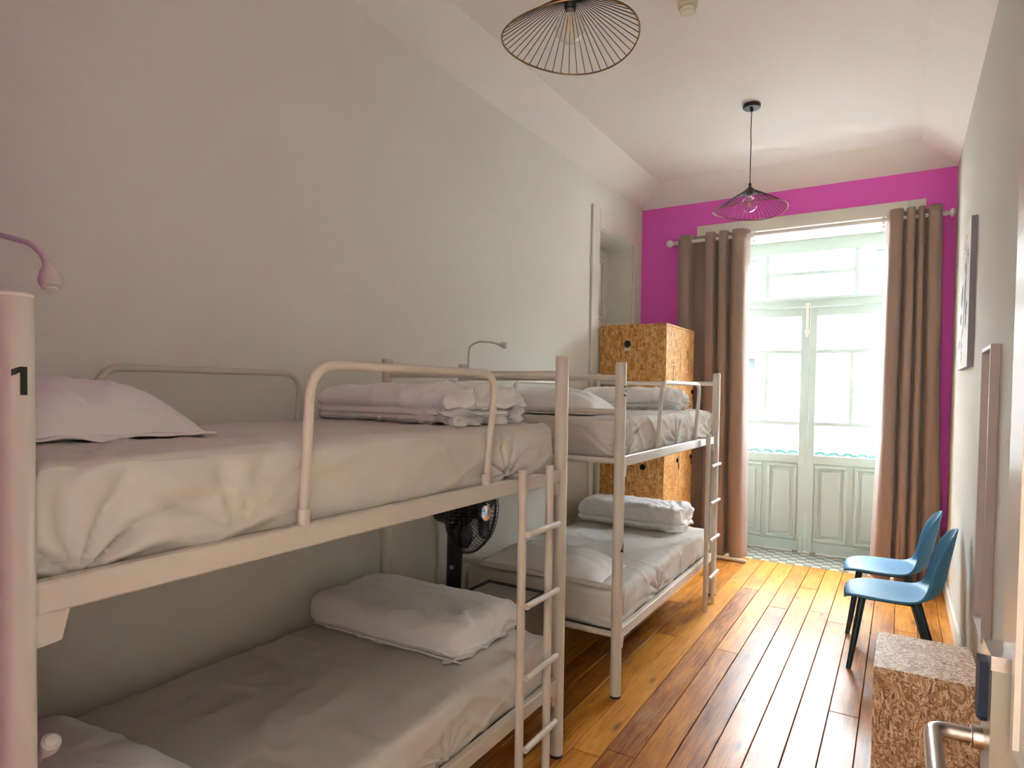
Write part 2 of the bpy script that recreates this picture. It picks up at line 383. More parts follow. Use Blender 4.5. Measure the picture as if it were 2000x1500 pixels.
# floor: dark base, every plank a part
fl = struct('floor', MB().box((XL-0.02, -2.0, -0.06), (XR+0.02, YF, -0.018)), 'groove')
PW = 0.135; x = -0.138 + PW*4
k = 0
while x > XL - 0.01:
    x -= PW
    a, b = max(x + 0.0016, XL - 0.015), min(x + PW - 0.0016, XR + 0.015)
    if b - a < 0.01: continue
    cuts = [YB - 0.35]
    yy = YB - 0.35 + random.uniform(0.8, 3.0)
    while yy < YF - 0.5: cuts.append(yy); yy += random.uniform(2.4, 3.6)
    cuts.append(YF)
    for c0, c1 in zip(cuts[:-1], cuts[1:]):
        dz = random.uniform(-0.0012, 0.0006)
        o = obj('plank', MB().box((a, c0 + 0.0015, -0.02), (b, c1 - 0.0015, dz), 0.0022), 'plank', fl, smooth=0)
obj('plank', MB().box((XL, -2.0, -0.02), (XR, YB - 0.355, 0), 0.002), 'plank', fl, smooth=0)
# tiled threshold
th = struct('floor_tile_strip', MB().box((OX0, YF, -0.06), (OX1, YD + 0.1, -0.012)), 'groove')
TN, tw = 22, (OX1 - OX0) / 22
tl = [None, None]
for j in range(8):
    for i in range(TN):
        c = (i + j) % 2
        if tl[c] is None:
            tl[c] = obj('tile', MB().box((0.0006, 0.0006, -0.012), (tw - 0.0006, 0.0694, 0.0), 0.0008), ('tile_dark', 'tile_pale')[c], th, smooth=0); t = tl[c]
        else:
            t = tl[c].copy(); COL.objects.link(t)
        t.location = (OX0 + i * tw, YF + j * 0.07, random.uniform(-0.0006, 0.0006))
# walls
NY0, NY1, NZ = 5.247, 6.125, 3.07         # niche in the left wall
wl = MB().box((XL-0.4, YB, -0.06), (XL, NY0, ZW+0.2)).box((XL-0.4, NY1, -0.06), (XL, YF+0.02, ZW+0.2)).box((XL-0.4, NY0, NZ), (XL, NY1, ZW+0.2))
struct('wall_left', wl, 'wall', smooth=0)
wf = MB().box((XL-0.4, YF, -0.06), (OX0-0.02, YD+0.15, ZC+0.1)).box((OX1+0.02, YF, -0.06), (XR+0.4, YD+0.15, ZC+0.1)).box((OX0-0.02, YF, OZ+0.02), (OX1+0.02, YD+0.15, ZC+0.1))
struct('wall_far', wf, 'purple', smooth=0)
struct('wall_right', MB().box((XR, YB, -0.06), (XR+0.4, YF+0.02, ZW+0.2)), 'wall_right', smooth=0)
DX0, DX1, DZ = -0.70, 0.20, 3.07          # entrance doorway behind the camera
wb = MB().box((XL-0.4, 0.02, -0.06), (-0.80, YB, ZC+0.1))
wd = MB().box((-0.80, 0.02, -0.06), (DX0, YB, ZC+0.1))
wd.box((DX1, 0.02, -0.06), (XR+0.4, YB, ZC+0.1)).box((DX0, 0.02, DZ), (DX1, YB, ZC+0.1))
struct('wall_entrance', wd, 'wall', smooth=0)
struct('wall_back', wb, 'purple', smooth=0)
struct('ceiling', MB().box((XL-0.4, YB-0.1, ZC), (XR+0.4, YF+0.1, ZC+0.1)), 'ceiling', smooth=0)
# sloping cove between walls and ceiling
cd = 0.265
struct('trim_1', MB().prism([(XL-0.01, ZW), (XL-0.01, ZC+0.01), (XL+cd, ZC+0.01), (XL+cd, ZC), (XL, ZW)], 1, YB, YF), 'ceiling', smooth=0)
struct('trim_2', MB().prism([(XR+0.01, ZW), (XR+0.01, ZC+0.01), (XR-cd, ZC+0.01), (XR-cd, ZC), (XR, ZW)], 1, YB, YF), 'ceiling', smooth=0)
struct('trim_3', MB().prism([(YF+0.01, ZW), (YF+0.01, ZC+0.01), (YF-cd, ZC+0.01), (YF-cd, ZC), (YF, ZW)], 0, XL, XR), 'ceiling', smooth=0)
# corridor shell behind the doorway
cw = MB().box((-2.0, -2.1, -0.06), (1.2, -2.0, 3.6)).box((-2.1, -2.1, -0.06), (-2.0, 0.02, 3.6)).box((1.2, -2.1, -0.06), (1.3, 0.02, 3.6)).box((-2.1, -2.1, 3.5), (1.3, 0.02, 3.6))
cw.box((-2.1, -2.1, -0.16), (1.3, 0.02, -0.06))
struct('wall_corridor', cw, 'wall', smooth=0)
# baseboards
def base(name, boxes):
    mb = MB()
    for a, b in boxes: mb.box(a, b, 0.004)
    struct(name, mb, 'joinery', smooth=0)
base('baseboard_right', [((XR-0.018, YB, 0), (XR, YF, 0.13))])
base('baseboard_left', [((XL, YB, 0), (XL+0.018, 5.09, 0.13))])
base('baseboard_far', [((XL, YF-0.018, 0), (OX0-0.13, YF, 0.13)), ((OX1+0.13, YF-0.018, 0), (XR, YF, 0.13))])
# niche lining, architrave and the closed door in it
ni = MB().box((XL-0.30, NY0-0.0, -0.02), (XL, NY0+0.02, NZ)).box((XL-0.30, NY1-0.02, -0.02), (XL, NY1, NZ)).box((XL-0.30, NY0, NZ-0.02), (XL, NY1, NZ))
ni.box((XL-0.34, NY0, -0.02), (XL-0.30, NY1, NZ))
ni.box((XL, 5.10, 0), (XL+0.022, NY0+0.004, NZ+0.17), 0.004).box((XL, NY1-0.004, 0), (XL+0.022, 6.295, NZ+0.17), 0.004).box((XL, NY0+0.004, NZ-0.004), (XL+0.022, NY1-0.004, NZ+0.17), 0.004)
struct('trim_4', ni, 'joinery', smooth=0)
d1 = MB().box((XL-0.30, NY0+0.02, 0.01), (XL-0.265, NY1-0.02, 3.02))
def raised(mb, ax, face, out, a0, a1, z0, z1, w=0.035, dpt=0.012):
    """moulded raised panel on a face plane: ax 0 -> plane x=face spanning y ; ax 1 -> plane y=face spanning x"""
    for (b0, b1, c0, c1) in ((a0, a1, z0, z0+w), (a0, a1, z1-w, z1), (a0, a0+w, z0+w, z1-w), (a1-w, a1, z0+w, z1-w)):
        if ax == 0: mb.box((face, b0, c0), (face+out*dpt, b1, c1), 0.005)
        else: mb.box((b0, face, c0), (b1, face+out*dpt, c1), 0.005)
    i = w + 0.03
    if a1-a0 > 2*i + 0.02:
        if ax == 0: mb.box((face, a0+i, z0+i), (face+out*dpt*0.8, a1-i, z1-i), 0.009)
        else: mb.box((a0+i, face, z0+i), (a1-i, face+out*dpt*0.8, z1-i), 0.009)
raised(d1, 0, XL-0.265, 1, NY0+0.10, NY1-0.14, 2.32, 2.93)
raised(d1, 0, XL-0.265, 1, NY0+0.10, NY1-0.14, 1.1, 2.16)
raised(d1, 0, XL-0.265, 1, NY0+0.10, NY1-0.14, 0.15, 0.95)
d1.box((XL-0.265, NY0+0.03, 2.225), (XL-0.245, NY1-0.10, 2.25), 0.004)
struct('door_1', d1, 'joinery', smooth=0)
# far opening: lining and architrave
ar = MB()
ar.box((OX0-0.02, YF-0.001, 0), (OX0, YD+0.1, OZ)).box((OX1, YF-0.001, 0), (OX1+0.02, YD+0.1, OZ)).box((OX0-0.02, YF-0.001, OZ), (OX1+0.02, YD+0.1, OZ+0.02))
ar.box((OX0-0.14, YF-0.03, 0), (OX0-0.005, YF, 3.25), 0.005).box((OX1+0.005, YF-0.03, 0), (OX1+0.13, YF, 3.25), 0.005).box((OX0-0.005, YF-0.03, OZ+0.002), (OX1+0.005, YF, 3.25), 0.005)
struct('trim_5', ar, 'joinery', smooth=0)

# ------------------------------------------------------------------ balcony door with transom
dr = bpy.data.objects.new('door_2', None); COL.objects.link(dr); dr.location = (-0.81, YD, 0); dr['kind'] = 'structure'
XA, XB, XS = -1.60, -0.035, -0.79
fr = MB().box((OX0, YD-0.02, 0), (XA, YD+0.05, OZ), 0.004).box((XB, YD-0.02, 0), (OX1, YD+0.05, OZ), 0.004)
fr.box((XA, YD-0.02, 3.005), (XB, YD+0.05, OZ), 0.004).box((XA, YD-0.03, 2.463), (XB, YD+0.05, 2.575), 0.006).box((XA, YD-0.04, 2.53), (XB, YD-0.02, 2.56), 0.004)
obj('frame', fr, 'door_white', dr, smooth=0)
tb = MB().box((-1.226, YD-0.012, 2.575), (-1.184, YD+0.03, 3.005), 0.003).box((-0.416, YD-0.012, 2.575), (-0.374, YD+0.03, 3.005), 0.003).box((-1.184, YD-0.012, 2.780), (-0.416, YD+0.03, 2.816), 0.003)
obj('transom_bar', tb, 'door_white', dr, smooth=0)
for (a, b, c, d) in ((XA, -1.222, 2.575, 3.005), (-0.378, XB, 2.575, 3.005), (-1.188, -0.412, 2.575, 2.785), (-1.188, -0.412, 2.812, 3.005)):
    obj('pane', MB().box((a, YD+0.008, c), (b, YD+0.012, d)), 'pane', dr, smooth=0)
def leaf(x0, x1, gx0, gx1, vb, pans):
    mb = MB(); z0, z1 = 0.012, 2.458; y0, y1 = YD-0.018, YD+0.028
    mb.box((x0, y0, z0), (gx0, y1, z1), 0.003).box((gx1, y0, z0), (x1, y1, z1), 0.003)
    mb.box((gx0, y0, 2.37), (gx1, y1, z1), 0.003).box((gx0, y0, z0), (gx1, y1, 0.11), 0.003).box((gx0, y0, 0.90), (gx1, y1, 0.985), 0.003)
    mb.box((gx0, y0+0.014, 0.11), (gx1, y1-0.01, 0.90))
    o = obj('leaf', mb, 'door_white', dr, smooth=0)
    gb = MB().box((gx0, YD-0.012, 1.999), (gx1, YD+0.022, 2.037), 0.003).box((gx0, YD-0.012, 1.280), (gx1, YD+0.022, 1.318), 0.003).box((vb-0.019, YD-0.012, 1.318), (vb+0.019, YD+0.022, 1.999), 0.003)
    obj('glazing_bar', gb, 'door_white', o, smooth=0)
    for (a, b, c, d) in ((gx0, gx1, 2.033, 2.37), (gx0, vb-0.014, 1.313, 2.005), (vb+0.014, gx1, 1.313, 2.005), (gx0, gx1, 0.985, 1.285)):
        obj('pane', MB().box((a, YD+0.003, c), (b, YD+0.007, d)), 'pane', o, smooth=0)
    for a, b in pans:
        pm = MB(); raised(pm, 1, y0+0.014, -1, a, b, 0.125, 0.885, 0.03, 0.016)
        obj('raised_panel', pm, 'door_white', o, smooth=0)
    return o
lf = leaf(XA+0.003, XS-0.003, XA+0.085, -0.872, -1.194, ((XA+0.10, -1.215), (-1.165, -0.882)))
rt = leaf(XS+0.001, XB-0.003, -0.728, XB-0.085, -0.416, ((-0.715, -0.43), (-0.37, XB-0.10)))
for lx, zz in ((XS-0.028, 2.45), ):
    b = MB().box((lx-0.012, YD-0.030, 2.16), (lx+0.012, YD-0.018, 2.50), 0.003).box((lx-0.022, YD-0.032, 2.20), (lx+0.022, YD-0.016, 2.23), 0.003).box((lx-0.02, YD-0.05, 2.475), (lx+0.02, YD-0.028, 2.50), 0.003)
    tag(obj('bolt', b, 'white_plastic', lf), 'white slide bolt at the top of the door leaf')
b = MB().box((XS-0.05, YD-0.032, 0.02), (XS-0.03, YD-0.018, 0.16), 0.003).tube([(XS-0.04, YD-0.035, 0.0), (XS-0.04, YD-0.035, 0.15)], 0.006, 8)
tag(obj('bolt', b, 'white_plastic', lf), 'white drop bolt at the foot of the door leaf')
for sx in (-0.115, 0.05):
    obj('floor_keep', MB().box((XS+sx, YD-0.045, 0), (XS+sx+0.05, YD-0.02, 0.022), 0.003), 'lockcase', dr, smooth=0)
obj('threshold_bar', MB().box((OX0, YD-0.03, 0), (OX1, YD+0.04, 0.011), 0.003), 'white_plastic', dr, smooth=0)

# ------------------------------------------------------------------ outside: balcony and the house across the street
bal = thing('balcony', (-0.8, 7.4, 0), 'white balcony with green scrolled iron railing outside the glazed doors', 'balcony')
obj('slab', MB().box((-2.6, YD+0.15, -0.2), (1.0, 7.75, -0.02)), 'asphalt', bal, smooth=0)
obj('handrail', MB().box((-2.6, 7.53, 0.972), (1.0, 7.60, 1.01), 0.008), 'rail_white', bal, smooth=0)
bx = -2.55
while bx < 0.95:
    pts = [(bx + 0.055 + 0.055*math.cos(PI - t*PI/10), 7.565, 0.905 + 0.055*math.sin(t*PI/10)) for t in range(11)]
    obj('scroll', MB().tube(pts, 0.016, 6), 'green', bal)
    bx += 0.135
bx = -2.55; mbb = MB()
while bx < 1.0:
    mbb.tube([(bx - 0.012, 7.565, -0.03), (bx - 0.012, 7.565, 0.96)], 0.008, 6); bx += 0.135
mbb.box((-2.6, 7.555, 0.05), (1.0, 7.575, 0.08))
tag(obj('baluster', mbb, 'green', bal), kind='stuff')
fb = thing('neighbouring_house', (-1.4, 13.2, 0), 'pale rendered house across the street seen through the balcony door', 'house')
obj('wall', MB().box((-9, 13.0, -6), (8, 13.6, 4.4)), 'facade', fb, smooth=0)
obj('cornice', MB().box((-9, 12.75, 4.4), (8, 13.6, 4.6), 0.03), 'facade', fb, smooth=0)
for wx0, wx1 in ((-3.55, -2.42), (-0.46, 0.67), (-6.7, -5.6), (2.7, 3.8)):
    for z0, z1 in ((0.1, 2.30), (3.60, 4.20)):
        w = obj('window', MB().box((wx0, 12.94, z0), (wx0+0.03, 13.0, z1)).box((wx1-0.03, 12.94, z0), (wx1, 13.0, z1)).box((wx0+0.03, 12.94, z1-0.03), (wx1-0.03, 13.0, z1)).box((wx0+0.03, 12.94, z0), (wx1-0.03, 13.0, z0+0.03)).box(((wx0+wx1)/2-0.03, 12.95, z0+0.03), ((wx0+wx1)/2+0.03, 13.0, z1-0.03)), 'facade_trim', fb, smooth=0)
        obj('pane', MB().box((wx0+0.03, 12.97, z0+0.03), (wx1-0.03, 12.995, z1-0.03)), 'facade_glass', w, smooth=0)
    obj('window_hood', MB().box((wx0-0.2, 12.72, 2.32), (wx1+0.2, 13.0, 2.41), 0.02), 'facade_trim', fb, smooth=0)
st = MB().box((-30, -15, -6.1), (30, 13.0, -6.0))
struct('street', st, 'asphalt', smooth=0)

# ------------------------------------------------------------------ curtains and pole
RY, RZ = 6.255, 3.085
def curtain(label, x0, x1, xb0, xb1, prof, zt, zb, seed):
    root = thing('curtain', ((x0+x1)/2, RY, zb), label, 'curtain', None)
    pl = smoothpath([(a, b, 0) for a, b in prof], 9); n = len(pl)-1
    def f(u, v):
        p = pl[min(n, int(round(u*n)))]; t = v
        xa = x0 + (xb0-x0)*t**1.2; xb = x1 + (xb1-x1)*t**1.2
        k = 1 + 0.10*t
        yy = RY + p.y*k + 0.014*t*noise.noise(Vector((p.x*5, t*2.2, seed))) + 0.006*noise.noise(Vector((p.x*9, t*5, seed+4)))
        xx = xa + (xb-xa)*(p.x + 0.035*t*noise.noise(Vector((p.x*2.5+9, t*2.4, seed))))
        return (xx, min(yy, YF-0.036), zt + (zb-zt)*t)
    obj('fabric', MB().grid(f, n, 46), 'curtain', root, smooth=180, solid=0.003)
    for (a, ya), (b, yb) in zip(prof[:-1], prof[1:]):
        if ya*yb < 0 and abs(ya-yb) > 0.06:
            px = x0 + (x1-x0)*(a + (b-a)*abs(ya)/(abs(ya)+abs(yb)))
            ring = [Vector((px, RY + 0.028*math.cos(q*PI/10), RZ + 0.028*math.sin(q*PI/10))) for q in range(20)]
            obj('eyelet', MB().tube(ring, 0.004, 6, closed=True), 'steel', root)
    return root
curtain('taupe satin curtain gathered beside the wooden lockers', -1.925, -1.262, -1.90, -1.225,
        [(0, .03), (.005, -.035), (.09, -.055), (.175, -.04), (.20, .05), (.30, .06), (.385, .05), (.405, -.045), (.465, -.06), (.525, -.045), (.535, .05), (.585, .05), (.60, -.045), (.655, -.06), (.705, -.045), (.715, .05), (.765, .05), (.785, -.045), (.86, -.065), (.935, -.045), (.975, .0), (1.0, .05)], 3.145, 0.03, 2)
curtain('taupe satin curtain gathered beside the canvas picture wall', -0.148, 0.245, -0.20, 0.30,
        [(0, .05), (.03, .01), (.08, -.045), (.18, -.065), (.29, -.045), (.315, .05), (.365, .05), (.385, -.045), (.45, -.06), (.515, -.045), (.53, .05), (.575, .05), (.59, -.045), (.635, -.058), (.68, -.045), (.695, .055), (.755, .055), (.775, -.045), (.88, -.06), (.98, -.04), (1.0, .03)], 3.155, 0.03, 5)
rod = thing('curtain_pole', (-0.84, RY, RZ), 'white wooden curtain pole with ball finials above the balcony door', 'curtain pole')
obj('pole', MB().tube([(-1.945, RY, RZ), (0.265, RY, RZ)], 0.017, 16), 'white_tube', rod)
for sx, xx in ((-1, -1.945), (1, 0.265)):
    pr = [(0.016, 0), (0.024, 0.004), (0.024, 0.012), (0.012, 0.018), (0.012, 0.026), (0.02, 0.03), (0.02, 0.036), (0.012, 0.042)] + [(0.036*math.sin(PI*(q+0.35)/10.35), 0.078 - 0.036*math.cos(PI*(q+0.35)/10.35)) for q in range(0, 11)]
    pr[-1] = (0.0005, pr[-1][1])
    if sx > 0: pr = [(r, z*0.62) for r, z in pr]
    obj('finial', MB().lathe(pr, (xx, RY, RZ), 18, axis=(sx, 0, 0)), 'white_tube', rod)
for xx in (-1.235, -0.17):
    obj('bracket', MB().box((xx-0.012, RY-0.005, RZ-0.03), (xx+0.012, YF-0.03, RZ-0.016), 0.003).box((xx-0.012, YF-0.038, RZ-0.05), (xx+0.012, YF-0.03, RZ+0.05), 0.003).tube([(xx-0.012, RY, RZ), (xx+0.012, RY, RZ)], 0.024, 14), 'white_tube', rod)

# ------------------------------------------------------------------ bunk beds
BX0, BX1, BL, PH, PR = -2.25, -1.245, 1.97, 1.745, 0.0285
def digit_cells(ch):
    def inside(x, y):
        if ch == '1':
            if 0.50 <= x <= 0.86 and 0 <= y <= 1: return True
            return 0.12 <= x <= 0.50 and (0.66 + 0.36*(x-0.12)) <= y <= (0.90 + 0.27*(x-0.12)) and y <= 1
        if ch == '3':
            for cy, r in ((0.72, 0.28), (0.29, 0.29)):
                dx, dy = (x-0.46)/1.35, y-cy; d = math.hypot(dx, dy)
                if r-0.155 <= d <= r and (dx > -0.02 or (cy > 0.5 and dy > 0.06 and dx > -0.30) or (cy < 0.5 and dy < -0.06 and dx > -0.32)): return True
            return 0.30 <= x <= 0.55 and 0.44 <= y <= 0.57
        if ch == '4':
            if 0.55 <= x <= 0.80 and 0 <= y <= 1: return True
            if 0.05 <= x <= 0.98 and 0.20 <= y <= 0.38: return True
            t = (y-0.30)/0.70
            return 0 <= t <= 1 and (0.05+0.50*t) <= x <= (0.30+0.42*t)
    return inside
def sticker(ch, px, py, zc, hgt, wid, parent, ang0=0.0):
    ins = digit_cells(ch); nx, ny = 40, 52; vs = {}; fs = []; mb = MB(); L = []
    def V(i, j):
        if (i, j) not in vs:
            s = (i/nx - 0.5)*wid; a = ang0 + s/PR
            vs[(i, j)] = len(L); L.append((px+(PR+0.0006)*math.cos(a), py+(PR+0.0006)*math.sin(a), zc+(j/ny-0.5)*hgt))
        return vs[(i, j)]
    for i in range(nx):
        for j in range(ny):
            if ins((i+0.5)/nx, (j+0.5)/ny): fs.append((V(i,j), V(i+1,j), V(i+1,j+1), V(i,j+1)))
    mb.add(L, fs)
    return tag(obj('number_sticker', mb, 'sticker', parent, smooth=180), 'black number %s sticker' % ch)

def make_bunk(y0, label):
    y1 = y0 + BL
    r = thing('bunk_bed', ((BX0+BX1)/2, (y0+y1)/2, 0), label, 'bunk bed', 'cream metal bunk beds along the long wall')
    for px in (BX1, BX0):
        for py in (y0, y1):
            p = obj('post', MB().lathe([(PR-0.002, 0.006), (PR, 0.008), (PR, PH-0.006), (PR-0.002, PH-0.003)], (px, py, 0), 28), 'bed', r)
            obj('post_cap', MB().lathe([(PR-0.001, PH-0.004), (PR-0.0005, PH), (PR-0.004, PH+0.003), (0.0005, PH+0.004)], (px, py, 0), 28), 'bed_cap', p)
            obj('foot_cap', MB().lathe([(PR-0.003, 0.0), (PR+0.0005, 0.002), (PR+0.0005, 0.014), (PR-0.002, 0.016)], (px, py, 0), 24), 'black_plastic', p)
    for zb, zt in ((1.206, 1.262), (0.298, 0.356)):
        for px in (BX1, BX0):
            obj('side_rail', MB().box((px-0.016, y0+PR-0.004, zb), (px+0.016, y1-PR+0.004, zt), 0.004), 'bed', r, smooth=0)
            for sy, py in ((1, y0), (-1, y1)):
                obj('bracket', MB().prism([(py+sy*(PR-0.004), zb), (py+sy*(PR+0.047), zb), (py+sy*(PR+0.035), zb-0.052), (py+sy*(PR-0.004), zb-0.056)], 0, px-0.012, px+0.012), 'bed', r, smooth=0)
        obj('deck_board', MB().box((BX0+0.02, y0+0.02, zb+0.012), (BX1-0.02, y1-0.02, zb+0.028)), 'deck', r, smooth=0)
    for py in (y0, y1):
        for z, rr in ((1.667, 0.0165), (1.235, 0.0165), (0.327, 0.0165)) + (((1.492, 0.0145), (0.572, 0.0155)) if py == y0 else ()):
            obj('end_rail', MB().tube([(BX0+PR-0.004, py, z), (BX1-PR+0.004, py, z)], rr, 14), 'bed', r)
    def guard(px, out):
        a, b = y0+0.592, y0+1.392
        pts = fillet([(px, a, 1.258), (px+out*0.020, a+0.006, 1.656), (px+out*0.020, b+0.03, 1.656), (px, b, 1.258)], 0.085, 8)
        obj('guard_rail', MB().tube(pts, 0.0125, 12), 'bed', r)
        for yy in (a, b):
            obj('guard_socket', MB().tube([(px, yy, 1.258), (px+out*0.002, yy, 1.30)], 0.0155, 12), 'bed', r)
    guard(BX1, 1); guard(BX0, -0.4)
    return r
bedA = make_bunk(0.452, 'cream metal bunk bed numbered 1, nearest the camera')
bedB = dup(bedA, bedA.location + Vector((0.012, 2.608, 0)), 'cream metal bunk bed numbered 3 and 4, nearer the balcony door')
sticker('1', BX1, 0.452, 1.603, 0.046, 0.030, bedA, -0.06)
sticker('3', BX1+0.012, 3.06, 1.60, 0.06, 0.044, bedB, 0.0)
sticker('4', BX1+0.012, 3.06, 0.787, 0.06, 0.044, bedB, 0.0)
def make_ladder(y0, label):
    x = BX1 + 0.052; a, b = y0+1.562, y0+1.775
    r = thing('bunk_ladder', (x, (a+b)/2, 0), label, 'ladder', 'ladders hooked on the bunk beds')
    for yy in (a, b):
        s = obj('stile', MB().tube([(x, yy, 0.0), (x, yy, 1.298)], 0.0165, 16), 'bed', r)
        obj('hook', MB().box((x-0.075, yy-0.012, 1.262), (x-0.01, yy+0.012, 1.274), 0.003).box((x-0.075, yy-0.012, 1.235), (x-0.068, yy+0.012, 1.27), 0.002), 'steel', s, smooth=0)
    for z in (1.062, 0.792, 0.522, 0.250):
        obj('rung', MB().tube([(x+0.027, a-0.004, z), (x+0.027, b+0.03, z)], 0.0125, 14), 'bed', r)
    return r
ladA = make_ladder(0.452, 'cream tubular ladder hooked on the bed numbered 1')
dup(ladA, ladA.location + Vector((0.012, 2.608, 0)), 'cream tubular ladder hooked on the bunk bed beside the lockers')

# ------------------------------------------------------------------ mattresses, pillows, folded duvets
def axis_samples(a, b, n, r, e=4):
    xs = [a + r*(1-math.cos(PI/2*i/e))*1.0 for i in range(e)]
    mid = lin(a+r, b-r, n)
    return xs + mid + [b - (x-a) for x in xs[::-1]]
def rounded(p, lo, hi, r):
    q = Vector([min(max(p[i], lo[i]+r), hi[i]-r) for i in range(3)])
    d = p - q
    if d.length < 1e-9: return p.copy(), Vector((0, 0, 0))
    # keep face points on their face, round only edges and corners
    n = d.normalized()
    return q + n*r, n
def sheet_mesh(lo, hi, r, seed, foci, short=False):
    xs = axis_samples(lo[0], hi[0], 34, r); ys = axis_samples(lo[1], hi[1], 170, r); zs = axis_samples(lo[2], hi[2], 20, r)
    def f(p):
        q, n = rounded(p, lo, hi, r)
        if n.length == 0: n = Vector((0, 0, 1))
        side = max(0.0, 1 - abs(n.z)); top = max(0.0, n.z)
        d = 0.0
        # long shallow pulls along the bed on the top
        w = 1 - abs(noise.noise(Vector((q.x*7+seed, q.y*1.1+0.6*q.x, seed*2.0))))
        d += top*0.010*(w**9 - 0.15) + top*0.004*nz(q, 2.3, seed)
        w3 = 1 - abs(noise.noise(Vector((q.x*3.0+q.y*4.0, q.y*2.2-q.x*2.0, seed*1.7+3))))
        d += top*0.009*w3**18
        # slack on the sides
        w2 = 1 - abs(noise.noise(Vector((q.y*4.2 + q.z*3.0, q.z*3.2, seed+11.0))))
        w4 = 1 - abs(noise.noise(Vector((q.y*2.0 - q.z*5.0, q.z*2.0, seed+23.0))))
        d += side*(0.014*(w2**7 - 0.25) + 0.012*(w4**10 - 0.15) + 0.010*nz(q, 4.0, seed+2))
        hz = (q.z-lo[2])/(hi[2]-lo[2])
        d += side*0.006*math.sin(PI*min(1, max(0, hz)))
        for (fx, fy, fz, amp, rad) in foci:
            v = q - Vector((fx, fy, fz)); L = v.length
            if L < rad*2.2 and side > 0.3:
                th = math.atan2(v.z, v.y if abs(n.x) > abs(n.y) else v.x)
                d += side*amp*0.62*(abs(math.sin(th*5.5 + 2.5*noise.noise(v*5)))**0.8*2-1.2)*math.exp(-(L/rad)**2)*min(1, L/0.03)
        if side > 0.5: d = max(-0.032, min(d, 0.015))
        q = q + n*d
        if short:
            k = max(0.0, 1 - (q.y-lo.y)/0.05)
            hem = lo.z + (0.125 - 0.13*max(0.0, (q.x-(hi.x-0.33))/0.33)**1.3 + 0.012*math.sin(q.x*16))*k
            q.z = hi.z - (hi.z-q.z)*(hi.z-max(lo.z, hem))/(hi.z-lo.z)
        return q
    return MB().lattice(xs, ys, zs, f)
def mattress(y0, z0, z1, label, seed, foci, x_off=0.0, short=False):
    lo = Vector((BX0+0.012+x_off, y0+PR+0.006, z0)); hi = Vector((BX1-0.024+x_off, y0+BL-PR-0.006, z1))
    r = thing('mattress', ((lo.x+hi.x)/2, (lo.y+hi.y)/2, z0), label, 'mattress', 'sheeted mattresses on the bunk beds')
    cl, ch = lo + Vector((0.04, 0.012, 0.002)), hi - Vector((0.04, 0.04, 0.035))
    obj('core', MB().lattice(axis_samples(cl.x, ch.x, 4, 0.02), axis_samples(cl.y, ch.y, 4, 0.02), axis_samples(cl.z, ch.z, 2, 0.02), lambda p: rounded(p, cl, ch, 0.02)[0]), 'ticking', r)
    mb = sheet_mesh(lo, hi, 0.035, seed, foci, short)
    # the fitted sheet is open underneath
    keep = []
    for fc in mb.f:
        zc = sum(mb.v[i][2] for i in fc)/len(fc); yc = sum(mb.v[i][1] for i in fc)/len(fc); xc = sum(mb.v[i][0] for i in fc)/len(fc)
        if zc < z0 + 0.012 and lo.x+0.04 < xc < hi.x-0.04 and lo.y+0.04 < yc < hi.y-0.04: continue
        if short and yc < lo.y + 0.06 and lo.x+0.05 < xc < hi.x-0.05 and zc < z0+0.14 and yc > lo.y+0.012: continue
        keep.append(fc)
    mb.f = keep
    obj('fitted_sheet', mb, 'sheet', r, smooth=180)
    return r
yA, yB = 0.452, 3.06
mattress(yA, 1.236, 1.456, 'white sheeted mattress on the upper bunk numbered 1', 1.0, ((BX1, yA+1.55, 1.27, 0.042, 0.15), (BX1, yA+0.10, 1.25, 0.036, 0.30), (BX1, yA+0.42, 1.27, 0.014, 0.2)))
mattress(yA, 0.328, 0.535, 'white sheeted mattress on the lower bunk under number 1, longest in view', 4.0, ((BX1, yA+1.2, 0.36, 0.024, 0.15),))
mattress(yB, 1.236, 1.456, 'white mattress with its grey side showing, on the upper bunk numbered 3', 7.0, ((BX1, yB+0.12, 1.27, 0.03, 0.18), (BX1, yB+1.0, 1.27, 0.02, 0.2), (BX1, yB+1.8, 1.27, 0.03, 0.14)), 0.012, True)
mattress(yB, 0.328, 0.535, 'white sheeted mattress on the lower bunk numbered 4', 9.0, ((BX1, yB+0.12, 0.36, 0.024, 0.15), (BX1, yB+0.7, 0.36, 0.02, 0.2)), 0.012)

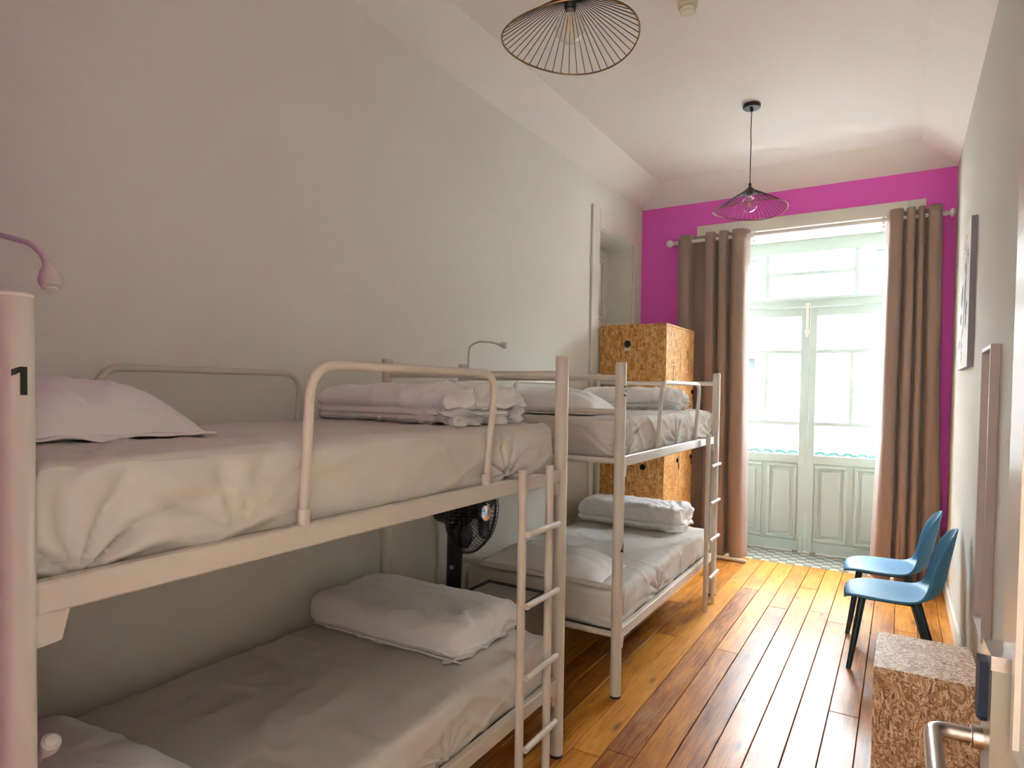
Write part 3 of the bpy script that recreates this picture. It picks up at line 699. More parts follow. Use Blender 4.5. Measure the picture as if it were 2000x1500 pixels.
def pillow(label, c, sx, sy, h, rotz=0.0, tilt=0.0, seed=1, flange=0.0, fside=1):
    """lies flat at height c.z; sx, sy footprint, h plump height"""
    r = thing('pillow', c, label, 'pillow', 'white pillows at the head of each bunk')
    N, K = 44, 34
    def surf(u, v, s):
        e = 1 - 0.05*(1-v*v); g = 1 - 0.05*(1-u*u)
        uu, vv = u*e, v*g
        body = max(0.0, 1-abs(u)**3.2)**0.62*max(0.0, 1-abs(v)**3.2)**0.62
        z = 0.006 + (h*body*(0.86 if s > 0 else 0.14))
        x, y = uu*sx/2, vv*sy/2
        wr = 1-abs(noise.noise(Vector((u*2.2+seed, v*2.2, seed*1.9))))
        edge = (max(abs(u), abs(v)))**3
        if s > 0:
            z += h*0.26*(0.25+0.75*edge)*body*(wr**5) + 0.010*body*noise.noise(Vector((u*2.5, v*2.5, seed+5)))
            z += 0.008*math.sin((math.atan2(v, u))*13+seed)*edge*body
        else: z = 0.006 - 0.0 - 0.005*body
        return Vector((x, y, max(z, 0.0005)))
    mb = MB()
    mb.grid(lambda a, b: surf(2*a-1, 2*b-1, 1), N, K)
    mb.grid(lambda a, b: surf(2*a-1, 2*b-1, -1), N, K)
    mtx = Matrix.Translation(c) @ Matrix.Rotation(rotz, 4, 'Z') @ Matrix.Rotation(tilt, 4, 'X')
    mb.xform(mtx); obj('case', mb, 'duvet', r, smooth=180)
    if flange:
        fm = MB()
        def fl(a, b):
            u = fside*(1.0 - 0.06 + flange*a); v = (2*b-1)*(0.97 + 0.05*a)
            return Vector((u*sx/2*0.97, v*sy/2, 0.010 + 0.012*noise.noise(Vector((a*2, b*6, seed))) + 0.006*(1-a)))
        fm.grid(fl, 8, 30); fm.xform(mtx); obj('flange', fm, 'duvet', r, smooth=180, solid=0.003)
    return r
pillow('white pillow on the upper bunk numbered 1, half behind its post', (-1.96, 0.775, 1.462), 0.70, 0.50, 0.165, 0.06, -0.02, 1, 0.16, 1)
pillow('white pillow on the lower bunk, under a small reading lamp', (-1.86, 0.735, 0.540), 0.68, 0.46, 0.11, 0.1, 0.0, 3, 0.10, 1)
pillow('white pillow on the upper bunk numbered 3', (-1.80, 3.37, 1.462), 0.72, 0.46, 0.16, 0.05, 0.0, 5)
pillow('white pillow on the lower bunk numbered 4', (-1.76, 3.33, 0.540), 0.78, 0.46, 0.12, 0.05, 0.0, 8)

def duvet(label, c, sx, sy, h, rotz, seed, grooves=(0.45,), crumple=1.0, dome=0.35, flap=None, flap2=None):
    r = thing('folded_duvet', c, label, 'duvet', 'folded white duvets at the foot of each bunk')
    lo, hi = Vector((-sx/2, -sy/2, 0)), Vector((sx/2, sy/2, h)); rr = h*0.36
    xs = axis_samples(lo.x, hi.x, 110, rr, 6); ys = axis_samples(lo.y, hi.y, 60, rr, 6); zs = axis_samples(lo.z, hi.z, 22, rr, 6)
    def f(p):
        q, n = rounded(p, lo, hi, rr)
        if n.length == 0: n = Vector((0, 0, 1))
        tx = (q.x-lo.x)/sx; ty = (q.y-lo.y)/sy; tz = q.z/h
        e = max(0.0, (1-(2*tx-1)**6))*max(0.0, (1-(2*ty-1)**4))
        z = q.z*(1 - dome + dome*e**0.5)
        side = 1-abs(n.z)
        d = 0.0
        for g in grooves:
            d -= side*0.020*math.exp(-((tz-g-0.05*noise.noise(Vector((q.x*4, q.y*4, seed))))/0.07)**2)
        cr = crumple*(tx**5 if tx > 0 else 0)
        d += 0.011*nz(q, 6.5, seed) + (0.003+0.013*cr)*nz(q, 11, seed+3)
        wc = 1-abs(noise.noise(Vector((q.x*13+seed, q.y*8, q.z*22)))); d += 0.020*cr*(wc**5-0.3)
        w = 1-abs(noise.noise(Vector((q.x*5+seed, q.y*9+q.x*3, q.z*6))))
        d += 0.008*w**7
        q = Vector((q.x, q.y, z)) + n*d
        q.z = max(q.z, 0.001)
        return q
    mtx = Matrix.Translation(c) @ Matrix.Rotation(rotz, 4, 'Z')
    obj('body', MB().lattice(xs, ys, zs, f).xform(mtx), 'duvet', r, smooth=180)
    for fp in (flap or ()):
        (ax, ay, bx, by, wdt, z0, hh) = fp      # a ruffled fold along a..b, sticking out wdt to its left
        A, B = Vector((ax, ay, 0)), Vector((bx, by, 0)); D = (B-A); Nn = Vector((-D.y, D.x, 0)).normalized()
        def g(u, v, A=A, D=D, Nn=Nn, wdt=wdt, z0=z0, hh=hh):
            rf = noise.noise(Vector((u*7+seed, v*1.3, 2.2)))
            p = A + D*u + Nn*(wdt*v*(1+0.5*noise.noise(Vector((u*3, seed, 0.3)))))
            p.z = max(0.002, z0 + hh*(1-v)**1.5 + 0.016*rf*v + 0.004*math.sin(u*9+seed)*v)
            return p
        obj('loose_fold', MB().grid(g, 40, 10).xform(mtx), 'duvet', r, smooth=180, solid=0.006)
    return r
duvet('thick folded white duvet on the upper bunk numbered 1', (-1.79, 2.11, 1.460), 0.84, 0.44, 0.155, -0.04, 1.0, (0.30, 0.62), 2.2, 0.35,
      flap=((0.36, 0.20, 0.36, -0.22, -0.07, 0.02, 0.09), (0.34, -0.21, 0.40, 0.20, -0.05, 0.07, 0.05)))
duvet('flat folded white duvet on the lower bunk under number 1, with a loose sheet edge', (-1.815, 2.13, 0.540), 0.84, 0.47, 0.150, 0.03, 6.0, (0.22,), 0.5, 0.22,
      flap=((0.40, -0.24, -0.30, -0.24, -0.04, 0.004, 0.02), (0.39, 0.22, 0.40, -0.24, -0.06, 0.004, 0.03)))
duvet('folded white duvet on the upper bunk numbered 3', (-1.79, 4.66, 1.460), 0.80, 0.40, 0.165, 0.0, 11.0, (0.5,), 1.8, 0.4,
      flap=((0.38, 0.17, 0.38, -0.18, -0.06, 0.02, 0.07),))
duvet('rolled white duvet on the lower bunk numbered 4', (-1.80, 4.80, 0.540), 0.86, 0.38, 0.195, 0.0, 15.0, (0.4,), 1.5, 0.25)

# ------------------------------------------------------------------ reading lamps
def reading_lamp(label, path, head_dir, base_at, rr=0.0062):
    r = thing('reading_lamp', base_at, label, 'reading lamp')
    obj('clamp', MB().box(Vector(base_at)-Vector((0.02, 0.022, 0.0)), Vector(base_at)+Vector((0.02, 0.022, 0.03)), 0.005), 'lamp_plastic', r, smooth=0)
    sp = smoothpath(path, 10); obj('gooseneck', MB().tube(sp, rr, 12), 'lamp_plastic', r)
    e = Vector(path[-1]); d = Vector(head_dir).normalized()
    pr = [(0.0065, -0.012), (0.0085, 0.0), (0.015, 0.012), (0.0195, 0.026), (0.020, 0.036), (0.017, 0.046), (0.010, 0.051), (0.0005, 0.052)]
    h = obj('lamp_head', MB().lathe(pr, e, 22, axis=d), 'lamp_plastic', r)
    obj('lens', MB().lathe([(0.0125, 0.0475), (0.011, 0.0522), (0.0005, 0.0535)], e, 18, axis=d), 'white_plastic', h)
    return r
reading_lamp('pale gooseneck reading lamp arching over the post numbered 1',
             [(-1.80, 0.470, 1.70), (-1.80, 0.485, 1.84), (-1.735, 0.54, 1.922), (-1.62, 0.60, 1.906), (-1.525, 0.60, 1.872), (-1.49, 0.60, 1.838)], (0.018, 0.0, -0.05), (-1.80, 0.468, 1.667))
reading_lamp('pale gooseneck reading lamp over the pillow of the nearest lower bunk',
             [(-1.66, 0.470, 0.60), (-1.64, 0.50, 0.70), (-1.54, 0.54, 0.80), (-1.43, 0.55, 0.855), (-1.395, 0.55, 0.885)], (0.03, 0.0, 0.03), (-1.66, 0.468, 0.572))
reading_lamp('grey gooseneck reading lamp on the bunk bed numbered 3',
             [(-2.205, 3.07, 1.69), (-2.205, 3.07, 1.80), (-2.19, 3.07, 1.855), (-2.13, 3.07, 1.878), (-2.05, 3.07, 1.874), (-1.985, 3.07, 1.859)], (0.05, 0, -0.008), (-2.205, 3.065, 1.667), 0.0058)
cb = thing('plug_cable', (-2.30, 3.00, 1.64), 'small bundle of white cable and plug by the bunk post', 'cable')
pp = [(-2.30 + 0.05*noise.noise(Vector((i*0.55, 1, 0))) - 0.004*i*0.2, 2.94 + i*0.0045, 1.635 + 0.03*noise.noise(Vector((i*0.6, 5, 3)))) for i in range(34)]
obj('cord', MB().tube(smoothpath(pp, 3), 0.0045, 6), 'cable', cb)
obj('plug', MB().box((-2.32, 3.02, 1.625), (-2.275, 3.07, 1.655), 0.006), 'white_plastic', cb, smooth=0)
struct('trim_6', MB().box((XL, 2.975, 0.1), (XL+0.018, 3.015, 1.15), 0.004), 'joinery', smooth=0)

# ------------------------------------------------------------------ lockers
LX0, LX1, LY0, LY1, LZ = -2.325, -1.715, 5.262, 6.095, 2.185
lk = thing('locker_unit', ((LX0+LX1)/2, (LY0+LY1)/2, 0), 'tall strand-board locker cabinet standing against the left wall', 'locker')
body = MB()
body.box((LX0, LY0, 0.05), (LX1-0.02, LY0+0.018, LZ-0.018)).box((LX0, LY1-0.018, 0.05), (LX1-0.02, LY1, LZ-0.018)).box((LX0, LY0+0.018, 0.05), (LX0+0.012, LY1-0.018, LZ-0.018))
body.box((LX0+0.012, LY0+0.018, 1.08), (LX1-0.025, LY1-0.018, 1.098)).box((LX0+0.012, (LY0+LY1)/2-0.009, 0.07), (LX1-0.025, (LY0+LY1)/2+0.009, LZ-0.018)).box((LX0+0.012, LY0+0.018, 0.05), (LX1-0.025, LY1-0.018, 0.068))
obj('body', body, 'osb', lk, smooth=0)
obj('top_panel', MB().box((LX0, LY0-0.004, LZ-0.018), (LX1+0.003, LY1+0.004, LZ), 0.0015), 'osb', lk, smooth=0)
obj('plinth', MB().box((LX0+0.02, LY0+0.02, 0), (LX1-0.05, LY1-0.02, 0.05)), 'osb', lk, smooth=0)
for z0, z1, zl in ((0.055, 1.085, 0.98), (1.093, LZ-0.02, 1.60)):
    for y0, y1 in ((LY0, (LY0+LY1)/2-0.0025), ((LY0+LY1)/2+0.0025, LY1)):
        d = obj('door', MB().box((LX1-0.02, y0, z0), (LX1, y1, z1), 0.0015), 'osb', lk, smooth=0)
        yl = y1 - 0.045
        obj('lock', MB().lathe([(0.022, 0.0), (0.022, 0.006), (0.017, 0.014), (0.0005, 0.015)], (LX1, yl, zl), 16, axis=(1, 0, 0)).box((LX1+0.012, yl-0.004, zl-0.075), (LX1+0.018, yl+0.004, zl-0.02)), 'black_metal', d)
        yc = (y0+y1)/2
        if z0 > 1:
            first = y0 == LY0
            mk = MB()
            if first: mk.box((LX1, yc-0.02, 1.70), (LX1+0.001, yc+0.02, 1.712)).box((LX1, yc-0.006, 1.72), (LX1+0.001, yc+0.006, 1.83)).box((LX1, yc-0.025, 1.85), (LX1+0.001, yc+0.025, 1.86))
            else: mk.box((LX1, yc-0.02, 1.76), (LX1+0.001, yc+0.03, 1.768)).box((LX1, yc-0.025, 1.90), (LX1+0.001, yc-0.012, 1.98)).box((LX1, yc-0.012, 1.965), (LX1+0.001, yc+0.03, 1.98)).box((LX1, yc+0.018, 1.80), (LX1+0.001, yc+0.03, 1.96))
            tag(obj('door_mark', mk, 'deck', d, smooth=0), 'faint burnt marks on the locker door')
hx = -2.065
for zz, rr in ((2.015, 0.030), (0.94, 0.026)):
    obj('vent_hole', MB().lathe([(rr, 0.0), (rr, 0.003), (rr*0.75, 0.0035), (0.0005, 0.002)], (hx + (0 if zz > 1 else 0.16), LY0, zz), 22, axis=(0, -1, 0)), 'hole', lk)
obj('label_plate', MB().box((hx-0.03, LY0-0.002, 1.955), (hx+0.028, LY0, 1.978), 0.0008), 'steel', lk, smooth=0)

# ------------------------------------------------------------------ bent white tube on the floor
tf = thing('tube_foot', (-1.45, 6.17, 0), 'bent white tube lying on the floor before the left curtain hem', 'tube')
obj('tube', MB().tube(fillet([(-1.56, 6.02, 0.016), (-1.50, 6.17, 0.022), (-1.20, 6.165, 0.016)], 0.06, 6), 0.016, 12), 'white_tube', tf)

# ------------------------------------------------------------------ pedestal fan
fx, fy = -2.10, 2.80
fan = thing('pedestal_fan', (fx, fy, 0), 'black pedestal fan standing in the gap between the two bunk beds', 'fan')
obj('base', MB().lathe([(0.105, 0), (0.11, 0.008), (0.095, 0.02), (0.05, 0.034), (0.03, 0.05), (0.0005, 0.05)], (fx, fy, 0), 36), 'black_plastic', fan)
obj('pole', MB().tube([(fx, fy, 0.04), (fx, fy, 0.50)], 0.016, 16), 'black_metal', fan)
nk = MB()
def ell(z, a, b, dx): return [Vector((fx+dx+a*math.cos(2*PI*q/20), fy+b*math.sin(2*PI*q/20), z)) for q in range(20)]
rings = [ell(0.44, 0.036, 0.036, 0), ell(0.50, 0.042, 0.040, 0.004), ell(0.70, 0.046, 0.042, 0.010), ell(0.86, 0.048, 0.045, 0.015), ell(0.93, 0.040, 0.040, 0.01)]
vs = [p for rg in rings for p in rg]; fs = [(i*20+k, i*20+(k+1) % 20, (i+1)*20+(k+1) % 20, (i+1)*20+k) for i in range(4) for k in range(20)] + [tuple(range(20))[::-1], tuple(80+k for k in range(20))]
nk.add(vs, fs); n_ = obj('neck', nk, 'black_plastic', fan)
obj('button', MB().lathe([(0.012, 0), (0.012, 0.006), (0.0005, 0.007)], (fx+0.02, fy-0.040, 0.62), 14, axis=(0.3, -1, 0)), 'steel', n_)
ax = Vector((0.965, -0.02, 0.02)).normalized(); hc = Vector((-2.005, 2.845, 0.922))
def fpt(r_, a, t):
    u = ax.orthogonal().normalized(); u = (Vector((0, 0, 1)) - ax*ax.z).normalized(); w = ax.cross(u)
    return hc + (u*math.cos(a) + w*math.sin(a))*r_ + ax*t
mb = MB().lathe([(0.0005, -0.245), (0.055, -0.242), (0.078, -0.225), (0.086, -0.18), (0.086, -0.09), (0.055, -0.06), (0.0005, -0.058)], hc, 26, axis=ax)
mo = obj('motor_housing', mb, 'black_plastic', fan)
obj('swivel_screw', MB().lathe([(0.010, 0), (0.010, 0.008), (0.0005, 0.009)], hc + ax*-0.12 + Vector((0.02, -0.073, -0.01)), 14, axis=(0.1, -1, 0)), 'chrome', mo)
R0 = 0.225
cg = MB()
for side in (-1, 1):
    for k in range(60):
        a = 2*PI*k/60
        prof = [(0.055, 0.075), (0.13, 0.068), (0.20, 0.04), (R0, 0.0)] if side > 0 else [(0.075, -0.07), (0.13, -0.066), (0.20, -0.04), (R0, 0.0)]
        cg.tube([fpt(r_, a + (0.16*(1-r_/R0) if side > 0 else 0), t) for r_, t in prof], 0.0019, 4, cap=False)
    for r_, t in ((0.13, 0.068*side), (0.185, 0.047*side)):
        cg.tube([fpt(r_, 2*PI*q/48, t) for q in range(48)], 0.0016, 4, closed=True)
o = obj('cage', cg, 'black_metal', fan); o['kind'] = 'stuff'
obj('cage_ring', MB().tube([fpt(R0, 2*PI*q/56, 0) for q in range(56)], 0.007, 8, closed=True), 'black_plastic', fan)
obj('rear_guard', MB().lathe([(0.0005, -0.062), (0.095, -0.066), (0.105, -0.06)], hc, 30, axis=ax), 'fan_navy', fan)
obj('badge', MB().lathe([(0.060, 0.070), (0.060, 0.082), (0.048, 0.088), (0.0005, 0.090)], hc, 28, axis=ax), 'fan_navy', fan)
obj('badge_trim', MB().lathe([(0.045, 0.087), (0.042, 0.094), (0.0005, 0.097)], hc, 28, axis=ax), 'chrome', fan)
obj('blade_hub', MB().lathe([(0.0005, -0.05), (0.04, -0.05), (0.042, 0.03), (0.0005, 0.045)], hc, 22, axis=ax), 'fan_navy', fan)
for k in range(5):
    a0 = 2*PI*k/5 + 0.25
    def bl(u, v, a0=a0):
        r_ = 0.038 + 0.165*u; wv = 0.30 + 0.85*math.sin(PI*min(1, 0.15+u*0.75))
        a = a0 + (v-0.5)*wv*1.15; return fpt(r_, a, (v-0.5)*-0.055*(1-0.3*u))
    obj('blade', MB().grid(bl, 10, 8), 'blade', fan, smooth=180, solid=0.002)
obj('power_cord', MB().tube(smoothpath([(fx-0.03, fy-0.02, 0.46), (fx-0.10, fy-0.02, 0.47), (fx-0.13, fy-0.03, 0.40), (fx-0.14, fy-0.02, 0.2), (fx-0.16, fy, 0.01)], 8), 0.004, 6), 'black_plastic', fan)

# ------------------------------------------------------------------ storage crate by the far bunk
cx0, cx1, cy0, cy1, cz = -1.985, -1.60, 2.68, 2.985, 0.512
cr = thing('storage_crate', ((cx0+cx1)/2, (cy0+cy1)/2, 0), 'grey plastic storage crate with black rim on the floor beside the fan', 'crate')
obj('shell', MB().box((cx0+0.012, cy0+0.012, 0), (cx1-0.012, cy1-0.012, cz-0.02), 0.008), 'crate', cr, smooth=0)
obj('rim', MB().box((cx0, cy0, cz-0.05), (cx1, cy0+0.022, cz), 0.005).box((cx0, cy1-0.022, cz-0.05), (cx1, cy1, cz), 0.005).box((cx0, cy0+0.022, cz-0.05), (cx0+0.022, cy1-0.022, cz), 0.005).box((cx1-0.022, cy0+0.022, cz-0.05), (cx1, cy1-0.022, cz), 0.005), 'crate_dark', cr, smooth=0)
for xx in (cx0+0.18, cx1-0.02):
    obj('rib', MB().box((xx-0.018, cy0+0.002, 0.01), (xx+0.018, cy0+0.014, cz-0.05), 0.003), 'crate_dark', cr, smooth=0)
obj('lid', MB().box((cx0+0.022, cy0+0.022, cz-0.022), (cx1-0.022, cy1-0.022, cz-0.008), 0.003), 'crate_pale', cr, smooth=0)

# ------------------------------------------------------------------ chairs
def make_chair(cx, cy, label):
    """faces -x; cx, cy = seat centre on the floor"""
    r = thing('shell_chair', (cx, cy, 0), label, 'chair', 'blue plastic chairs along the right wall')
    # side profile: (forward distance, height), forward is -x
    prof = smoothpath([(0.240, 0.416), (0.232, 0.434), (0.208, 0.445), (0.15, 0.449), (0.06, 0.444), (-0.04, 0.437), (-0.13, 0.434), (-0.195, 0.444), (-0.240, 0.482), (-0.260, 0.545), (-0.275, 0.63), (-0.294, 0.74), (-0.312, 0.845)], 7)
    edge = smoothpath([(0.232, 0.392), (0.226, 0.406), (0.204, 0.418), (0.15, 0.428), (0.06, 0.430), (-0.03, 0.431), (-0.10, 0.437), (-0.142, 0.455), (-0.168, 0.492), (-0.184, 0.550), (-0.202, 0.635), (-0.242, 0.745), (-0.306, 0.843)], 7)
    # half widths by arc length fraction
    wk = [(0, 0.120), (0.025, 0.158), (0.06, 0.188), (0.12, 0.214), (0.22, 0.228), (0.34, 0.228), (0.46, 0.215), (0.56, 0.200), (0.66, 0.194), (0.78, 0.180), (0.88, 0.158), (0.945, 0.128), (0.98, 0.088), (1.0, 0.045)]
    def width(t):
        for (a, p), (b, q) in zip(wk[:-1], wk[1:]):
            if t <= b:
                s = (t-a)/(b-a); return p + (q-p)*s
        return wk[-1][1]
    L = [0.0]
    for a, b in zip(prof[:-1], prof[1:]): L.append(L[-1] + (b-a).length if False else L[-1] + math.hypot(b[0]-a[0], b[1]-a[1]))
    def f(u, v):
        s = v*L[-1]; i = 0
        while i < len(L)-2 and L[i+1] < s: i += 1
        k = (s-L[i])/max(1e-9, L[i+1]-L[i]); p = prof[i].lerp(prof[i+1], k); tn = (prof[i+1]-prof[i]).normalized()
        w = 2*u-1; hw = width(v)
        q = edge[i].lerp(edge[i+1], k); m = abs(w)**2.3
        return (cx - (p[0]*(1-m) + q[0]*m), cy + w*hw, p[1]*(1-m) + q[1]*m)
    obj('shell', MB().grid(f, 26, 60), 'chair', r, smooth=180, solid=0.011)
    obj('underframe', MB().box((cx-0.15, cy-0.14, 0.40), (cx+0.12, cy-0.10, 0.424), 0.008).box((cx-0.15, cy+0.10, 0.40), (cx+0.12, cy+0.14, 0.424), 0.008).box((cx-0.16, cy-0.14, 0.40), (cx-0.12, cy+0.14, 0.422), 0.008).box((cx+0.09, cy-0.14, 0.395), (cx+0.13, cy+0.14, 0.417), 0.008), 'chair_leg', r, smooth=0)
    for sx, sy, bx, by in ((-0.145, -0.135, -0.205, -0.205), (-0.145, 0.135, -0.205, 0.205), (0.115, -0.125, 0.235, -0.195), (0.115, 0.125, 0.235, 0.195)):
        obj('leg', MB().tube([(cx+sx, cy+sy, 0.425), (cx+sx+(bx-sx)*0.5, cy+sy+(by-sy)*0.5, 0.21), (cx+bx, cy+by, 0.0)], [0.021, 0.018, 0.0135], 14), 'chair_leg', r)
    return r
ch1 = make_chair(-0.02, 4.345, 'blue plastic shell chair nearer the strand-board box')
dup(ch1, (-0.065, 4.955, 0), 'blue plastic shell chair nearer the right curtain')

# ------------------------------------------------------------------ strand-board box
bx0, bx1, by0, by1, bz = -0.072, 0.297, 3.05, 3.515, 0.455
ob = thing('storage_box', ((bx0+bx1)/2, (by0+by1)/2, 0), 'strand-board box used as a side table under the wall mirror', 'box')
obj('side_panel', MB().box((bx0, by0, 0), (bx1, by0+0.018, bz-0.018)), 'osb_pale', ob, smooth=0)
obj('side_panel', MB().box((bx0, by1-0.018, 0), (bx1, by1, bz-0.018)), 'osb_pale', ob, smooth=0)
obj('side_panel', MB().box((bx0, by0+0.018, 0), (bx0+0.018, by1-0.018, bz-0.018)), 'osb_pale', ob, smooth=0)
obj('side_panel', MB().box((bx1-0.018, by0+0.018, 0), (bx1, by1-0.018, bz-0.018)), 'osb_pale', ob, smooth=0)
obj('top_panel', MB().box((bx0, by0, bz-0.018), (bx1, by1, bz), 0.0012), 'osb_pale', ob, smooth=0)

# ------------------------------------------------------------------ canvas picture
px1, py0, py1, pz0, pz1 = 0.314, 4.48, 5.20, 1.77, 2.635
pc = thing('canvas_picture', (XR, (py0+py1)/2, pz0), 'white canvas with a black and grey branch drawing on the right wall', 'picture')
obj('canvas', MB().box((px1+0.0006, py0, pz0), (XR, py1, pz1)), 'canvas_side', pc, smooth=0)
obj('painted_front', MB().box((px1, py0, pz0), (px1+0.0006, py1, pz1)), 'canvas', pc, smooth=0)
dk = MB(); gk = MB(); gk2 = MB()
def stroke(mb, pts, w):
    w *= 1.5
    sp = smoothpath([(0, a, b) for a, b in pts], 8); n = len(sp); L = []
    for i, p in enumerate(sp):
        t = (sp[min(i+1, n-1)] - sp[max(i-1, 0)]).normalized(); nn = Vector((0, -t.z, t.y)); ww = w*(0.25+math.sin(PI*min(1, 0.06+i/(n-1)*0.94)))
        L += [(px1-0.0006, p.y+nn.y*ww, p.z+nn.z*ww), (px1-0.0006, p.y-nn.y*ww, p.z-nn.z*ww)]
    mb.add(L, [(2*i, 2*i+1, 2*i+3, 2*i+2) for i in range(n-1)])
stroke(dk, [(4.74, 2.38), (4.78, 2.25), (4.79, 2.12), (4.84, 2.02), (4.98, 1.95)], 0.011)
stroke(dk, [(4.92, 2.30), (4.98, 2.22), (5.00, 2.16)], 0.022)
stroke(dk, [(5.0, 2.12), (5.04, 2.06)], 0.022)
stroke(dk, [(4.72, 2.02), (4.64, 2.12), (4.60, 2.16)], 0.010)
stroke(dk, [(5.08, 1.96), (5.14, 1.90)], 0.012)
stroke(dk, [(4.95, 1.95), (4.93, 1.90)], 0.010)
for i in range(46):
    t = i/45; a = 4.74 + 0.10*math.sin(t*9) + random.uniform(-0.06, 0.06); b = 2.56 - 0.20*t + random.uniform(-0.02, 0.02)
    stroke(gk, [(a, b), (a+random.uniform(-0.03, 0.03), b+random.uniform(-0.03, 0.03))], random.uniform(0.003, 0.007))
for i in range(20):
    a = 4.90 + random.uniform(-0.05, 0.05); b = 1.80 + 0.11*i/19
    stroke(gk, [(a, b), (a+random.uniform(-0.02, 0.02), b+0.02)], 0.005)
for i in range(14):
    a = 4.62 + random.uniform(-0.03, 0.12); b = 2.0 + 0.38*i/13
    stroke(gk2, [(a, b), (a+0.03, b+0.05), (a+0.01, b+0.09)], 0.007)
obj('branch_drawing', dk, 'ink', pc, smooth=0); obj('leaf_drawing', gk, 'greyink', pc, smooth=0); obj('leaf_drawing', gk2, 'greyink', pc, smooth=0)

# ------------------------------------------------------------------ wall mirror
mx0, my0, my1, mz0, mz1 = 0.311, 3.30, 3.655, 0.552, 1.818
mi = thing('wall_mirror', (XR, (my0+my1)/2, mz0), 'tall narrow mirror in a deep taupe frame on the right wall', 'mirror')
fw = 0.018
obj('frame', MB().box((mx0, my0, mz0), (XR, my0+fw, mz1), 0.0015).box((mx0, my1-fw, mz0), (XR, my1, mz1), 0.0015).box((mx0, my0+fw, mz0), (XR, my1-fw, mz0+fw), 0.0015).box((mx0, my0+fw, mz1-fw), (XR, my1-fw, mz1), 0.0015), 'mirror_frame', mi, smooth=0)
obj('glass', MB().box((XR-0.012, my0+fw, mz0+fw), (XR-0.006, my1-fw, mz1-fw)), 'mirror', mi, smooth=0)

# ------------------------------------------------------------------ entrance door, opened towards the right wall
F, Hn = Vector((0.1365, 1.165, 0)), Vector((0.172, 0.262, 0))
dd = (Hn - F).normalized(); nn = Vector((dd.y, -dd.x, 0)); nn = nn if nn.x < 0 else -nn     # nn points into the room (-x)
d3 = bpy.data.objects.new('door_3', None); COL.objects.link(d3); d3.location = (F.x, F.y, 0); d3['kind'] = 'structure'
def slab(mb, s0, s1, t0, t1, z0, z1):
    """s along the door from its free edge, t out of the face"""
    c = [F + dd*s + nn*t for s, t in ((s0, t0), (s1, t0), (s1, t1), (s0, t1))]
    mb.add([(p.x, p.y, z0) for p in c] + [(p.x, p.y, z1) for p in c], [(0,3,2,1),(4,5,6,7),(0,1,5,4),(1,2,6,5),(2,3,7,6),(3,0,4,7)]); return mb
W3 = (Hn - F).length
obj('leaf', slab(MB(), 0, W3, -0.04, 0.0, 0.01, 3.03), 'door_near', d3, smooth=0)
for s0, s1, z0, z1 in ((0.11, W3-0.11, 0.2, 0.95), (0.11, W3-0.11, 1.12, 2.88)):
    pm = MB()
    slab(pm, s0, s0+0.018, 0, 0.007, z0, z1); slab(pm, s1-0.018, s1, 0, 0.007, z0, z1); slab(pm, s0+0.018, s1-0.018, 0, 0.007, z0, z0+0.018); slab(pm, s0+0.018, s1-0.018, 0, 0.007, z1-0.018, z1)
    obj('panel_moulding', pm, 'door_near', d3, smooth=0)
lc = obj('lock_case', slab(MB(), 0.012, 0.082, 0, 0.024, 0.86, 1.222), 'lockcase', d3, smooth=0)
obj('lock_cover', slab(MB(), 0.010, 0.084, 0, 0.0255, 1.222, 1.242), 'steel', lc, smooth=0)
rd = MB()
cc = F + dd*0.042 + nn*0.024
pts = [(0.018*math.cos(a), 0.018*math.sin(a)) for a in (0, )]
rd.lathe([(0.0165, 0.0), (0.0165, 0.007), (0.013, 0.011), (0.0005, 0.0115)], (cc.x, cc.y, 1.150), 20, axis=nn)
slab(rd, 0.028, 0.060, 0.024, 0.035, 1.145, 1.224)
obj('card_reader', rd, 'reader', d3, smooth=30)
hb = F + dd*0.020 + nn*0.024
b0 = hb; b1 = hb + nn*0.062 + dd*0.004; b2 = b1 + dd*0.175 + nn*0.006
obj('handle_rose', MB().lathe([(0.017, 0), (0.017, 0.012), (0.0145, 0.014)], (b0.x, b0.y, 1.098), 24, axis=nn), 'steel', d3)
obj('handle', MB().tube(fillet([(b0.x, b0.y, 1.098), (b1.x, b1.y, 1.098), (b2.x, b2.y, 1.098)], 0.024, 10), 0.0115, 20), 'steel', d3)

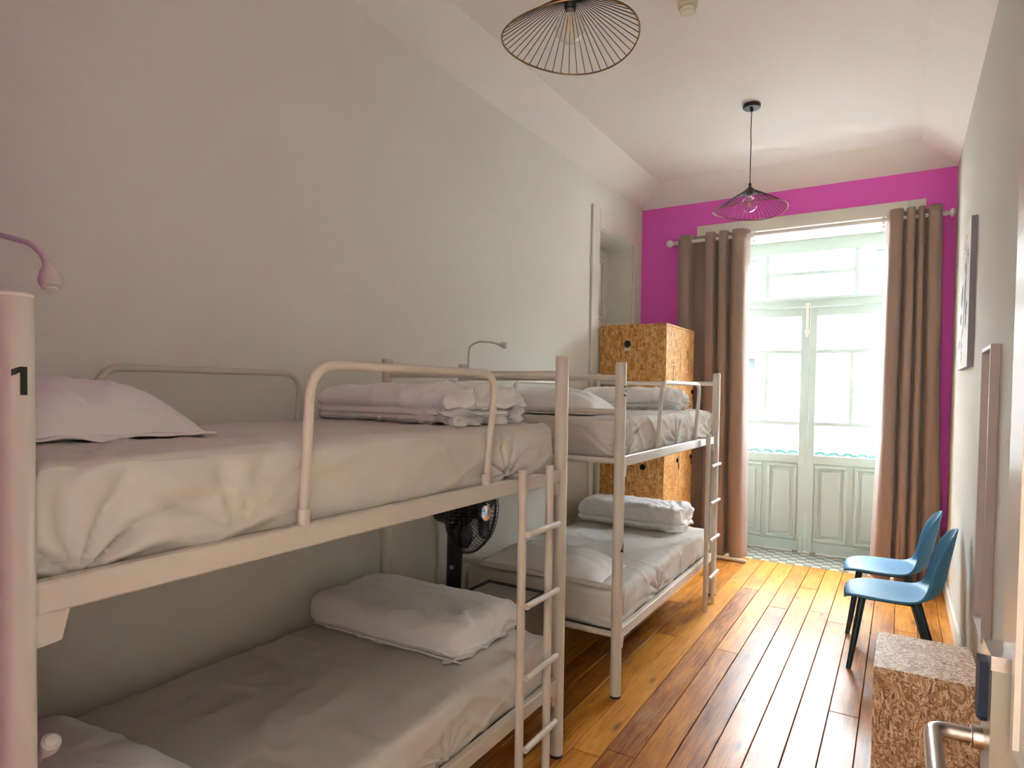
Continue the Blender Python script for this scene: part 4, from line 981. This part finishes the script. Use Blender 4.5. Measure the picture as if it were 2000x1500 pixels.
# ------------------------------------------------------------------ pendant lamps
def make_lamp(x, y, zb, label, ph=0.6):
    r = thing('pendant_lamp', (x, y, ZC), label, 'pendant lamp', 'black wire pendant lamps')
    obj('ceiling_rose', MB().lathe([(0.0005, ZC), (0.058, ZC), (0.060, ZC-0.004), (0.060, ZC-0.024), (0.056, ZC-0.028), (0.012, ZC-0.029), (0.011, ZC-0.05), (0.0005, ZC-0.051)][::-1], (x, y, 0), 36), 'black_metal', r)
    zs = zb + 0.135
    cp = smoothpath([(x, y, ZC-0.04), (x-0.002, y, ZC-0.2), (x+0.001, y, (ZC+zs)/2), (x-0.001, y, zs+0.1), (x, y, zs-0.01)], 6)
    obj('cord', MB().tube(cp, 0.0032, 8), 'black_metal', r)
    obj('socket', MB().lathe([(0.0005, zs+0.012), (0.009, zs+0.012), (0.010, zs-0.014), (0.020, zs-0.022), (0.0225, zs-0.034), (0.0225, zs-0.066), (0.019, zs-0.072), (0.0005, zs-0.072)][::-1], (x, y, 0), 26), 'black_metal', r)
    pb = [(0.0005, 0.070), (0.0135, 0.070), (0.014, 0.050), (0.024, 0.040)] + [(0.054*math.sin(t), 0.054*math.cos(t)*1.02 - 0.004) for t in [0.62 + (PI-0.62)*q/16 for q in range(17)]]
    pb[-1] = (0.0005, pb[-1][1])
    b = obj('bulb', MB().lathe(pb, (x, y, zb), 30), 'bulb', r)
    obj('bulb_cap', MB().lathe([(0.0005, 0.072), (0.0132, 0.072), (0.0132, 0.050), (0.0005, 0.050)], (x, y, zb), 18), 'steel', b)
    fm = MB()
    for k in range(4):
        a = k*PI/2+0.4; fm.tube([(x+0.006*math.cos(a), y+0.006*math.sin(a), zb+0.032), (x+0.012*math.cos(a), y+0.012*math.sin(a), zb-0.022)], 0.0014, 6)
    fm.tube([(x, y, zb+0.052), (x, y, zb-0.02)], 0.002, 6)
    obj('filament', fm, 'filament', b)
    # hat-shaped shade
    za, zr = zs-0.036, zb-0.046
    R = 0.252
    def rim(a): 
        return Vector((x + R*(1+0.02*math.cos(2*a+ph))*math.cos(a), y + R*(1+0.02*math.cos(2*a+ph))*math.sin(a), zr + 0.014*math.cos(2*a+ph)))
    obj('shade_rim', MB().tube([rim(2*PI*q/80) for q in range(80)], 0.0034, 8, closed=True), 'brass', r)
    obj('shade_collar', MB().tube([(x+0.030*math.cos(2*PI*q/28), y+0.030*math.sin(2*PI*q/28), za) for q in range(28)], 0.0035, 8, closed=True).lathe([(0.022, za-0.002), (0.031, za-0.002), (0.031, za+0.002), (0.022, za+0.002)], (x, y, 0), 24), 'black_metal', r)
    for k in range(46):
        a = 2*PI*k/46; p0 = Vector((x+0.030*math.cos(a), y+0.030*math.sin(a), za)); p1 = rim(a)
        md = p0.lerp(p1, 0.5) + Vector((0, 0, 0.003))
        obj('wire', MB().tube([p0, md, p1], 0.0015, 5, cap=False), 'black_metal', r)
    return r
make_lamp(-0.968, 4.78, 2.958, 'black wire pendant lamp hanging before the purple wall')
make_lamp(-1.085, 2.13, 2.952, 'black wire pendant lamp over the nearest bunk bed', 0.2)

# ------------------------------------------------------------------ ceiling smoke detector
sd = thing('smoke_detector', (-1.02, 3.37, ZC), 'cream round smoke detector on the ceiling', 'smoke detector')
obj('base', MB().lathe([(0.0005, ZC), (0.052, ZC), (0.052, ZC-0.020), (0.044, ZC-0.030), (0.0005, ZC-0.030)][::-1], (-1.02, 3.37, 0), 30), 'sensor', sd)
obj('chamber', MB().lathe([(0.036, ZC-0.028), (0.041, ZC-0.034), (0.041, ZC-0.050), (0.034, ZC-0.056), (0.0005, ZC-0.057)][::-1], (-1.02, 3.37, 0), 30), 'sensor_lens', sd)
